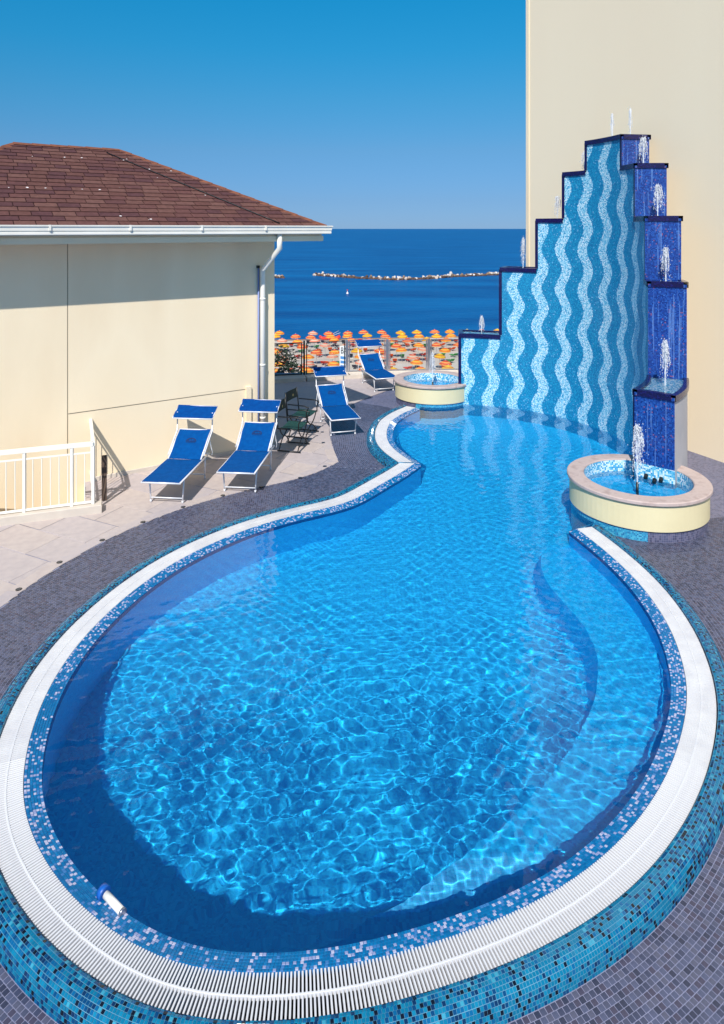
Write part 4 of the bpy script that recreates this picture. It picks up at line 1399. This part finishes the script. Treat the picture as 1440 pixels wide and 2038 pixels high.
# ------------------------------------------------------------------ sun loungers
def make_lounger():
    root = empty('sun_lounger', (0, 0, 0), 0, 'blue lounger', 'sun lounger', 'blue sun loungers with shade canopies')
    hw = 0.295
    zs, yh, yb, zb = 0.385, 1.0, 1.52, 0.735
    rt = 0.0135
    # frames
    m = MB()
    for s in (-1, 1): m.tube([(s * hw, 0, zs), (s * hw, 1.36, zs)], rt, 10)
    m.tube([(-hw, 0, zs), (hw, 0, zs)], rt, 10); m.tube([(-hw, 1.36, zs), (hw, 1.36, zs)], rt, 10)
    m.build('seat_frame', M['alu'], root)
    m = MB()
    for s in (-1, 1): m.tube([(s * (hw - .02), yh, zs + .015), (s * (hw - .02), yb, zb)], rt, 10)
    m.tube([(-hw + .02, yb, zb), (hw - .02, yb, zb)], rt, 10)
    bf = m.build('back_frame', M['alu'], root)
    for s in (-1, 1):
        MB().tube([(s * (hw + .012), yb - .16, zb - .13), (s * (hw + .012), yb - .02, zs - .02), (s * (hw + .012), yb - .06, zs - .06)], .008, 8).build('back_strut', M['alu'], bf)
    for y0 in (0.24, 1.22):
        m = MB()
        t = 0.05 if y0 > 1 else 0.0
        for s in (-1, 1): m.tube([(s * (hw - .02), y0, zs), (s * (hw - .045), y0 + t, 0.012)], .0125, 8)
        m.tube([(-hw + .05, y0 + t * .8, 0.07), (hw - .05, y0 + t * .8, 0.07)], .0105, 8)
        leg = m.build('leg_frame', M['alu'], root)
        m = MB()
        for s in (-1, 1): m.tube([(s * (hw - .045), y0 + t, 0.0), (s * (hw - .0435), y0 + t, 0.035)], .017, 8)
        m.build('foot_cap', M['alu'], leg)
    # slings: slightly sagging cloth with thickness
    def sling(P0, P1, w, sag, nx=8, ny=10, mat=M['blue_cloth'], name='sling', seed=1):
        r = random.Random(seed)
        m = MB(); vs = []
        P0 = Vector(P0); P1 = Vector(P1)
        nrm = Vector((1, 0, 0)).cross(P1 - P0).normalized()
        for lay in (0, 1):
            for j in range(ny + 1):
                for i in range(nx + 1):
                    u = i / nx; v = j / ny
                    p = P0.lerp(P1, v) + Vector(((u - .5) * 2 * w, 0, 0)) + nrm * (-sag * 4 * u * (1 - u) * (0.4 + 0.6 * math.sin(math.pi * v)) + 0.0025 * math.sin(9 * v + 3 * u + seed) - .004 * lay)
                    vs.append(tuple(p))
        m.v = vs; k = (nx + 1) * (ny + 1)
        for j in range(ny):
            for i in range(nx):
                a = j * (nx + 1) + i
                m.f.append((a, a + 1, a + nx + 2, a + nx + 1)); m.f.append((k + a, k + a + nx + 1, k + a + nx + 2, k + a + 1))
                m.m += [0, 0]; m.sm += [True, True]; m.uv += [[(0, 0)] * 4] * 2
        return m.build(name, mat, root)
    sling((0, -0.006, zs + .016), (0, yh + .02, zs + .016), hw - .004, .012, name='seat_sling', seed=1)
    bk = sling((0, yh + .0, zs + .024), (0, yb, zb + .015), hw - .022, .010, name='back_sling', seed=2)
    # printed emblem: an arched parasol over a line of lettering
    D = (Vector((0, yb, zb)) - Vector((0, yh, zs + .015))).normalized(); nrm = Vector((1, 0, 0)).cross(D)
    c = Vector((0, yh, zs + .024)) + D * 0.36 + nrm * 0.004
    m = MB()
    def E2(x, y): return c + Vector((x, 0, 0)) + D * y
    arc = [(-.085 * math.cos(a), .012 + .055 * math.sin(a)) for a in np.linspace(0, math.pi, 13)]
    for (x0, y0), (x1, y1) in zip(arc[:-1], arc[1:]):
        m.face([E2(x0, y0), E2(x0 * .82, y0 * .72 + .004), E2(x1 * .82, y1 * .72 + .004), E2(x1, y1)])
    m.face([E2(-.09, -.004), E2(.09, -.004), E2(.09, .008), E2(-.09, .008)])
    xx = -.085
    r = random.Random(3)
    while xx < .08:
        w = r.uniform(.006, .012); hgt = r.uniform(.014, .022)
        m.face([E2(xx, -.032), E2(xx + w * .55, -.032), E2(xx + w * .55, -.032 + hgt), E2(xx, -.032 + hgt)])
        xx += w + .004
    for x0 in (-.045, 0, .045):
        m.face([E2(x0 - .004, .010), E2(x0 + .004, .010), E2(x0 + .003, .045), E2(x0 - .003, .045)])
    m.build('emblem', M['logo'], bk)
    # canopy on two arms
    for s in (-1, 1):
        arm = MB().tube([(s * (hw + .01), yh + .06, zs + .06), (s * (hw + .012), yb - .03, zb + .0), (s * (hw + .014), 1.50, 1.04)], .010, 8).build('canopy_arm', M['alu'], root)
        MB().tube([(s * (hw + .011), yb - .055, zb - .02), (s * (hw + .013), yb - .02, zb + .02)], .018, 8).build('joint_knob', M['alu'], arm)
    y0, z0, y1, z1 = 1.37, 0.965, 1.66, 1.105
    m = MB()
    m.tube([(-hw - .05, y0, z0), (hw + .05, y0, z0), ], .011, 8)
    m.tube([(-hw - .05, y0, z0), (-hw - .05, y1, z1)], .009, 8); m.tube([(hw + .05, y0, z0), (hw + .05, y1, z1)], .009, 8)
    m.tube([(-hw - .05, y1, z1), (hw + .05, y1, z1)], .009, 8)
    m.build('canopy_frame', M['alu'], root)
    sling((0, y0 + .004, z0 + .012), (0, y1 + .004, z1 + .012), hw + .055, .006, 8, 5, M['blue_cloth_dark'], 'canopy', 5)
    return root
proto = make_lounger()
LG = [(319, 963, -5.6, 'blue lounger with raised canopy standing nearest the white railing'),
      (468.5, 943, -5.7, 'blue lounger with raised canopy beside the two folding chairs, left of them'),
      (688, 836, 15.0, 'blue lounger with shaded canopy standing on the edge of the grey mosaic'),
      (770, 754, 17.5, 'blue lounger farthest off, between glass fence and far round basin')]
for i, (x, y, a, lb) in enumerate(LG):
    o = proto if i == 0 else copy_tree(proto)
    o.location = ground(x, y, 0.385); o.location.z = 0.012
    o.rotation_euler.z = math.radians(a)
    o['label'] = lb

# ------------------------------------------------------------------ folding director's chairs
def make_chair():
    root = empty('folding_chair', (0, 0, 0), 0, 'chair', 'folding chair', 'black folding chairs with dark green cloth')
    W = 0.26; D_ = 0.22; sz = 0.44
    for s in (-1, 1):
        m = MB()
        m.tube([(-D_, s * W, sz - .01), (D_ - .02, s * W, sz - .01)], .012, 8)
        # arm loop rising from the seat rail, curving over to the back post
        P = [(D_ - .03, s * W, sz - .01)] + [(D_ - .03 + .04 * math.sin(t), s * W, sz + .10 + .1 * (t / 1.57)) for t in np.linspace(0, 1.57, 5)] + [(D_ - .02, s * W, .635), (D_ - .07, s * W, .655), (-D_ + .0, s * W, .655)]
        m.tube(P, .012, 8)
        m.build('arm_frame', M['black'], root)
        MB().tube([(-D_, s * W, sz - .02), (-D_ - .03, s * W, .70), (-D_ - .055, s * W, .89)], .0125, 8).build('back_post', M['black'], root)
        m = MB()
        m.tube([(-D_ - .01, s * W, 0.02), (D_ + .01, s * W, 0.02)], .0125, 8)
        m.build('floor_rail', M['black'], root)
    for xx in (-D_ + .03, D_ - .04):
        for s in (-1, 1):
            P = []
            for t in np.linspace(0, 1, 9):
                yy = s * W * (1 - 2 * t); zz = .02 + (sz - .03) * (t + 0.10 * math.sin(2 * math.pi * t))
                P.append((xx + .006 * s, yy, zz))
            MB().tube(P, .0115, 8).build('leg', M['black'], root)
    m = MB().tube([(D_ - .03, -W, .10), (D_ - .03, W, .10)], .009, 8)
    m.build('stretcher', M['black'], root)
    def cloth(P, name, mat):
        m = MB(); m.v = []
        nx, ny = 8, 5
        A, B, C, Dd = [Vector(p) for p in P]
        nrm = (B - A).cross(Dd - A).normalized()
        for lay in (0, 1):
            for j in range(ny + 1):
                for i in range(nx + 1):
                    u, v = i / nx, j / ny
                    p = A.lerp(B, u).lerp(Dd.lerp(C, u), v) - nrm * (.03 * 4 * u * (1 - u) + .004 * lay)
                    m.v.append(tuple(p))
        k = (nx + 1) * (ny + 1)
        for j in range(ny):
            for i in range(nx):
                a = j * (nx + 1) + i
                m.f += [(a, a + 1, a + nx + 2, a + nx + 1), (k + a, k + a + nx + 1, k + a + nx + 2, k + a + 1)]; m.m += [0, 0]; m.sm += [True, True]; m.uv += [[(0, 0)] * 4] * 2
        return m.build(name, mat, root)
    cloth([(-D_ + .02, W, sz), (-D_ + .02, -W, sz), (D_ - .04, -W, sz), (D_ - .04, W, sz)], 'seat', M['green_cloth'])
    bk = cloth([(-D_ - .028, -W, .69), (-D_ - .028, W, .69), (-D_ - .052, W, .875), (-D_ - .052, -W, .875)], 'backrest', M['dark_cloth'])
    m = MB()
    cx = -D_ - .008
    m.face([(cx, .02 * math.cos(a), .785 + .028 * math.sin(a)) for a in np.linspace(0, 2 * math.pi, 10, endpoint=False)])
    m.build('badge', base_mat('gold_print', S(190, 160, 90), .6), bk)
    return root
pc = make_chair()
c_ = ground(584, 893); pc.location = (c_.x, c_.y, 0.012); pc.rotation_euler.z = math.radians(-14)
pc['label'] = 'black folding chair with dark green seat, the one nearer the pool'
cc = copy_tree(pc); c_ = ground(603, 866); cc.location = (c_.x, c_.y, 0.012); cc.rotation_euler.z = math.radians(-20)
cc['label'] = 'black folding chair with badge on its back, behind the nearer chair'

# ------------------------------------------------------------------ white railing at the left
rail = empty('railing', (rc.x, rc.y, 0), 0, 'white metal railing with thin balusters returning to the house wall', 'railing')
ri = Matrix.Translation((-rc.x, -rc.y, 0))
def rp(mb, name, mat, p=rail):
    o = mb.build(name, mat, p)
    if p is rail: o.matrix_parent_inverse = ri
    return o
def v3(p, z): return Vector((p.x, p.y, z))
def bar(m, a, b, w, h):
    a, b = Vector(a), Vector(b)
    t = (b - a); L_ = t.length; t.normalize()
    s = t.cross(Vector((0, 0, 1)))
    if s.length < 1e-4: s = Vector((1, 0, 0))
    s.normalize(); u = s.cross(t)
    Mx = Matrix(((t.x, s.x, u.x, a.x), (t.y, s.y, u.y, a.y), (t.z, s.z, u.z, a.z), (0, 0, 0, 1)))
    m.box((0, -w / 2, -h / 2), (L_, w / 2, h / 2), 0, Mx, 0.004 if min(w, h) > .02 else 0)
KZ = 0.13
for (a, b) in ((rc, rend), (rc, rw)):
    L_ = (b - a).length
    m = MB(); bar(m, v3(a, RT - .03), v3(b, RT - .03), 0.05, 0.06); rp(m, 'top_rail', M['white'])
    m = MB(); bar(m, v3(a, RT - .155), v3(b, RT - .155), 0.02, 0.02); rp(m, 'upper_rail', M['white'])
    m = MB(); bar(m, v3(a, KZ + .03), v3(b, KZ + .03), 0.025, 0.03); rp(m, 'lower_rail', M['white'])
    d = (b - a).normalized()
    n = int(L_ / 0.118)
    for k in range(1, n + 1):
        p = a + d * (L_ * k / (n + 1))
        m = MB(); bar(m, v3(p, KZ + .04), v3(p, RT - .16), 0.010, 0.010)
        rp(m, 'baluster', M['white'])
for f in (0.0, 0.29, 0.92, 1.6, 2.3):
    p = rc + rdir * f
    m = MB(); bar(m, v3(p, 0.05), v3(p, RT - .06), 0.04, 0.04); rp(m, 'post', M['white'])
kd = rdir.copy(); kn = Vector((-kd.y, kd.x));
if kn.y > 0: kn = -kn
m = MB()
a = rc - rdir * 0.12
Mx = Matrix(((kd.x, kn.x, 0, a.x), (kd.y, kn.y, 0, a.y), (0, 0, 1, 0), (0, 0, 0, 1)))
m.box((0, -.10, 0), (3.1, .10, KZ), 0, Mx, .008)
rp(m, 'stone_kerb', M['ledge'])
# dark board leaning at the railing's corner, its kind left open
pb = ground(207, 998); 
m = MB()
bar(m, (pb.x, pb.y, 0.0125), (pb.x - 0.06, pb.y + .16, 0.66), 0.075, 0.025)
o = m.build('upright', M['darkwood']); tag(o, 'slim dark board leaning at the end of the white railing', 'upright')

# ------------------------------------------------------------------ glass fence at the terrace edge
FP = [(-2.75, 18.75), (-1.62, 19.0), (-0.43, 19.35), (0.73, 19.5), (1.93, 19.6), (2.95, 19.65), (4.1, 19.7)]
m = MB()
kerbp = [Vector(p) for p in FP]
fence = empty('glass_fence', (FP[0][0], FP[0][1], 0), 0, 'glass panel fence with steel posts at the seaward terrace edge', 'fence')
fi = Matrix.Translation((-FP[0][0], -FP[0][1], 0))
for k in range(len(FP) - 1):
    a, b = Vector(FP[k]), Vector(FP[k + 1])
    d = (b - a).normalized(); nn = Vector((d.y, -d.x))
    frame = M['black'] if k == 0 else M['steel']
    e = 0.03
    a2, b2 = a + d * 0.07, b - d * 0.07
    m = MB()
    for (z0, z1) in ((0.12, 0.15), (0.985, 1.015)):
        bar(m, v3(a2, (z0 + z1) / 2), v3(b2, (z0 + z1) / 2), .03, .03 if k == 0 else .018)
    for p in (a2, b2): bar(m, v3(p, .12), v3(p, 1.0), .03, .03 if k == 0 else .018)
    o = m.build('panel_frame', M['black'] if k < 2 else M['steel'], fence); o.matrix_parent_inverse = fi
    m = MB()
    Mx = Matrix(((d.x, nn.x, 0, a2.x), (d.y, nn.y, 0, a2.y), (0, 0, 1, 0), (0, 0, 0, 1)))
    m.box((0, -.004, .14), ((b2 - a2).length, .004, .99), 0, Mx)
    o = m.build('glass_pane', M['glass'], fence); o.matrix_parent_inverse = fi
for k, p in enumerate(FP):
    p = Vector(p)
    m = MB()
    w = 0.05 if k < 2 else 0.085
    m.box((p.x - w / 2, p.y - .03, 0.04), (p.x + w / 2, p.y + .03, 1.06 if k < 2 else 1.02), 0, None, .006)
    o = m.build('post', M['black'] if k < 2 else M['steel'], fence); o.matrix_parent_inverse = fi
m = MB()
for k in range(len(FP) - 1):
    a, b = Vector(FP[k]), Vector(FP[k + 1])
    d = (b - a).normalized(); nn = Vector((d.y, -d.x))
    Mx = Matrix(((d.x, nn.x, 0, a.x), (d.y, nn.y, 0, a.y), (0, 0, 1, 0), (0, 0, 0, 1)))
    m = MB(); m.box((0.002, -.12, 0), ((b - a).length - .002, .42, 0.115), 0, Mx, .006)
    o = m.build('ledge_stone', M['ledge'], fence); o.matrix_parent_inverse = fi

# ------------------------------------------------------------------ dark tree just past the fence
tr = empty('tree', (-3.0, 21.6, ZS), 0, 'dark leafy tree top showing through the fence beside the house', 'tree')
MB().tube([(0, 0, 0), (.1, .1, 8), (.2, 0, 14), (.5, -.1, 17.0)], .22, 10, r2=.05).build('trunk', M['darkwood'], tr)
leafm = [noisy('leaf_dark_%d' % i, S(*c), tuple(x * .7 for x in S(*c)), 6, .7) for i, c in enumerate([(34, 52, 30), (46, 64, 40), (60, 70, 52)])]
m = MB()
r = random.Random(8)
for k in range(1500):
    while True:
        x, y, z = (r.uniform(-1, 1) for _ in range(3))
        if x * x + y * y + z * z < 1: break
    rad = 0.55 + .45 * r.random()
    cx, cy, cz = r.choice([(0.3, 0, 16.6), (.75, -.1, 16.9), (-.3, .2, 17.0), (.5, .1, 17.35), (.1, 0, 16.0)])
    p = Vector((cx + x * .55 * rad, cy + y * .5 * rad, cz + z * .5 * rad))
    a = Vector((r.uniform(-1, 1), r.uniform(-1, 1), r.uniform(-.6, .6))).normalized(); b = a.cross(Vector((r.uniform(-1, 1), r.uniform(-1, 1), r.uniform(-1, 1)))).normalized()
    l = r.uniform(.05, .10); w = l * .4
    m.face([p - a * l, p + b * w, p + a * l, p - b * w], r.randrange(3))
m.build('crown', leafm, tr)

# ------------------------------------------------------------------ the beach: parasols, beds, boat, sign, breakwater, buoy
CL = {'orange': (S(222, 104, 34), S(232, 170, 60)), 'red': (S(204, 70, 42), S(230, 150, 80)), 'yellow': (S(222, 176, 40), S(206, 130, 40)), 'coral': (S(214, 120, 92), S(206, 176, 150))}
PMAT = {k: (base_mat(k + '_canvas', a, .8), base_mat(k + '_canvas_trim', b, .8)) for k, (a, b) in CL.items()}
polem = base_mat('parasol_pole', S(226, 222, 214), .5)
def make_parasol(kind):
    root = empty('parasol', (0, 0, 0), 0, 'p', 'parasol')
    m = MB()
    R, n = 0.95, 8
    prof = [(0.0, 2.42), (R * .5, 2.24), (R * .78, 2.08), (R, 1.93)]
    for j in range(3):
        for k in range(n):
            u0, u1 = k * 2 * math.pi / n, (k + 1) * 2 * math.pi / n
            (r0, z0), (r1, z1) = prof[j], prof[j + 1]
            m.face([(r1 * math.cos(u0), r1 * math.sin(u0), z1), (r1 * math.cos(u1), r1 * math.sin(u1), z1), (r0 * math.cos(u1), r0 * math.sin(u1), z0), (r0 * math.cos(u0), r0 * math.sin(u0), z0)], 1 if j == 1 else 0)
    for k in range(n):
        u0, u1 = k * 2 * math.pi / n, (k + 1) * 2 * math.pi / n; um = (u0 + u1) / 2
        m.face([(R * math.cos(u0), R * math.sin(u0), 1.93), (R * math.cos(u0), R * math.sin(u0), 1.80), (R * .95 * math.cos(um), R * .95 * math.sin(um), 1.76), (R * math.cos(u1), R * math.sin(u1), 1.80), (R * math.cos(u1), R * math.sin(u1), 1.93)], 1)
    m.build('canopy', list(PMAT[kind]), root)
    MB().tube([(0, 0, 0), (0, 0, 2.5)], .03, 6).build('pole', polem, root)
    return root
def make_bed(col):
    m = MB()
    m.box((-.33, -.95, .30), (.33, .35, .36), 0)
    Mb = loc(0, .35, .33) @ Matrix.Rotation(math.radians(38), 4, 'X')
    m.box((-.33, 0, -.03), (.33, .72, .03), 0, Mb)
    for x in (-.28, .28):
        for y in (-.8, .3): m.box((x - .03, y - .03, 0), (x + .03, y + .03, .30), 1)
    return m.mesh('beach_bed', [col, polem])
protoP = {}
bed_cols = [('orange', base_mat('bed_orange', S(236, 92, 30), .8)), ('red', base_mat('bed_red', S(214, 56, 36), .8)), ('white', base_mat('bed_white', S(230, 226, 220), .8)), ('navy', base_mat('bed_navy', S(40, 44, 66), .8)), ('green', base_mat('bed_green', S(60, 150, 70), .8))]
bed_me = {n: make_bed(c) for n, c in bed_cols}
rb = random.Random(17)
ORD = ['first', 'second', 'third', 'fourth', 'fifth', 'sixth', 'seventh', 'eighth', 'ninth', 'tenth', 'eleventh', 'twelfth', 'thirteenth', 'fourteenth', 'fifteenth', 'sixteenth', 'seventeenth', 'eighteenth', 'nineteenth', 'twentieth']
ROWN = ['row nearest the sea'] + [o_ + ' row from the sea' for o_ in ORD[1:8]] + ['row farthest from the sea']
YR = [127.5, 123, 118.5, 113.5, 108.5, 103.5, 98.5, 93.5, 88.5]
for row, Y0 in enumerate(YR):
    x = -0.130 * Y0 + rb.uniform(0, 2)
    n = 0
    xmax = 0.212 * Y0 if row < 3 else 0.15 * Y0
    while x < xmax and n < 20:
        y = Y0 + 0.06 * x + rb.uniform(-.8, .8)
        pxx = 720 + 1350 * x / y
        # an open lane of bare sand by the house, and towards it fewer parasols
        if not (575 < pxx < 608 and row > 3) and not (row == 0 and pxx < 690 and rb.random() < .6):
            kind = rb.choices(['orange', 'red', 'yellow', 'coral'], [4, 3, 1, 2])[0]
            if row < 2 and pxx > 770: kind = rb.choices(['yellow', 'orange', 'red'], [5, 2, 2])[0]
            if kind not in protoP:
                o = protoP[kind] = make_parasol(kind)
            else:
                o = copy_tree(protoP[kind])
            o.location = (x, y, ZS); o.rotation_euler = (rb.uniform(-.06, .06), rb.uniform(-.06, .06), rb.uniform(0, .8))
            o['label'] = '%s beach parasol, %s from the cream house in the %s' % (kind, ORD[n], ROWN[row])
            o['group'] = 'beach parasols'
            for s in (-1, 1):
                if rb.random() < .12: continue
                bc = rb.choices([c[0] for c in bed_cols], [5, 3, 3, 3, 1])[0]
                b = link('beach_bed', bed_me[bc])
                b.location = (x + s * rb.uniform(.75, 1.2), y + rb.uniform(-.6, .6), ZS); b.rotation_euler = (0, 0, math.radians(180 + rb.uniform(-25, 25)))
                tag(b, '%s bed by the %s parasol, %s' % (bc, ORD[n], ROWN[row]) + (', house side' if s < 0 else ', far side'), 'beach bed', 'beds on the sand')
            n += 1
        x += rb.uniform(2.7, 3.7) + (0.7 if row > 4 else 0)
# rescue catamaran at the waterline
p = ground(656, 676, ZS + .1)
bt_ = empty('rescue_boat', (p.x, p.y, ZS), math.radians(8), 'red twin hulled rescue boat with oars at the waterline', 'boat')
redm = base_mat('red_hull', S(226, 60, 40), .5)
for s in (-1, 1):
    m = MB(); m.tube([(-2.0, s * .55, .75), (-1.4, s * .55, .42), (1.4, s * .55, .42), (2.0, s * .55, .75)], .22, 8); m.build('hull', redm, bt_)
    MB().tube([(.2, s * .5, .9), (1.9 * 1, s * 1.3, 1.6)], .035, 6).build('oar', polem, bt_)
MB().box((-.6, -.7, .6), (.6, .7, .75)).build('seat_deck', redm, bt_)
# striped sign by the beach: only the letters that show
ps = ground(688, 742, 0.0)
sg = empty('beach_sign', (-2.55, 96.0, ZS), 0, 'tall white beach sign with dark letters and a blue picture', 'sign')
MB().box((-.62, -.06, .0), (.62, .06, 4.9)).build('panel', base_mat('sign_white', S(236, 238, 240), .6), sg)
m = MB(); 
for k in range(5): m.face([(-.5, -.066, .6 + k * .62), (.5, -.066, .5 + k * .62), (.5, -.066, .85 + k * .62), (-.5, -.066, 1.0 + k * .62)])
m.build('picture', base_mat('sign_blue', S(70, 140, 205), .6), sg)
fc = bpy.data.curves.new('lettering', 'FONT'); fc.body = 'BA'; fc.size = 1.25; fc.extrude = .01; fc.align_x = 'CENTER'
fc.materials.append(base_mat('sign_black', S(24, 24, 30), .6))
ft = bpy.data.objects.new('lettering_curve', fc); COL.objects.link(ft)
bpy.context.view_layer.update()
fm = bpy.data.meshes.new_from_object(ft); bpy.data.objects.remove(ft)
fo = bpy.data.objects.new('lettering', fm); COL.objects.link(fo); fo.parent = sg; fo.location = (0, -.08, 3.85); fo.rotation_euler = (math.radians(90), 0, 0); fo.scale = (.62, 1, 1)
# breakwater: piled rocks, far too small to tell one by one
ICO = [(0, 0, 1), (.89, 0, .45), (.28, .85, .45), (-.72, .53, .45), (-.72, -.53, .45), (.28, -.85, .45), (.72, .53, -.45), (-.28, .85, -.45), (-.89, 0, -.45), (-.28, -.85, -.45), (.72, -.53, -.45), (0, 0, -1)]
ICF = [(0, 1, 2), (0, 2, 3), (0, 3, 4), (0, 4, 5), (0, 5, 1), (1, 6, 2), (2, 7, 3), (3, 8, 4), (4, 9, 5), (5, 10, 1), (6, 7, 2), (7, 8, 3), (8, 9, 4), (9, 10, 5), (10, 6, 1), (11, 7, 6), (11, 8, 7), (11, 9, 8), (11, 10, 9), (11, 6, 10)]
rockc = [noisy('rock_%d' % i, S(*c), tuple(x * .8 for x in S(*c)), .8, .9) for i, c in enumerate([(226, 214, 204), (200, 182, 166), (150, 124, 102), (96, 76, 66), (238, 230, 224)])]
def breakwater(line, per_m, label, seed):
    r = random.Random(seed)
    P = [ground(x, y, ZS - .4) for x, y in line]
    Q = resample([p[:2] for p in P], 1.0)
    e = empty('breakwater', (Q[0][0], Q[0][1], ZS), 0, label, 'breakwater')
    m = MB()
    for k in range(len(Q)):
        for _ in range(per_m):
            h = r.random()
            c = Vector((Q[k][0] + r.uniform(-.6, .6), Q[k][1] + r.uniform(-2.2, 2.2), ZS - .6 + h * r.uniform(.2, 1.7) * (0.75 + 0.35 * math.sin(k * .31) * math.sin(k * .13 + 1))))
            sc = Vector((r.uniform(.45, 1.1), r.uniform(.45, 1.0), r.uniform(.35, .8)))
            R = Matrix.Rotation(r.uniform(0, 6), 4, 'Z') @ Matrix.Rotation(r.uniform(0, 2), 4, 'X')
            b = len(m.v)
            for v in ICO:
                w = R @ Vector((v[0] * sc.x, v[1] * sc.y, v[2] * sc.z)) * r.uniform(.8, 1.2)
                m.v.append(tuple(c + w))
            mi = r.choices(range(5), [2, 3, 3, 2, 1])[0] if c.z > ZS - .1 else 3
            for f in ICF:
                m.f.append(tuple(b + i for i in f)); m.m.append(mi); m.sm.append(False); m.uv.append([(0, 0)] * 3)
    o = m.build('rock_mass', rockc, e); o['kind'] = 'stuff'
    o.matrix_parent_inverse = Matrix.Translation((-Q[0][0], -Q[0][1], -ZS))
    return e
breakwater([(627, 548), (660, 550), (720, 554), (790, 557), (850, 555), (900, 551), (960, 548), (1060, 545)], 5, 'long curved breakwater of pale rocks out in the sea', 3)
breakwater([(480, 545), (530, 551), (562, 553)], 5, 'short end of a rock breakwater beside the house wall', 4)
pb_ = ground(691, 585, ZS - .45)
by = empty('buoy', (pb_.x, pb_.y, ZS - .45), 0.0, 'small white and red buoy floating off the beach', 'buoy')
MB().lathe([(.0, -.3), (.6, -.1), (.7, .3), (.35, .9), (.12, 1.3), (0.12, 2.2), (0, 2.2)], 14).build('float', base_mat('buoy_white', S(240, 225, 225), .5), by)
MB().lathe([(.0, 1.75), (.32, 1.9), (.32, 2.3), (0, 2.5)], 12).build('top_mark', redm, by)
by.scale = (.62, .62, .62)
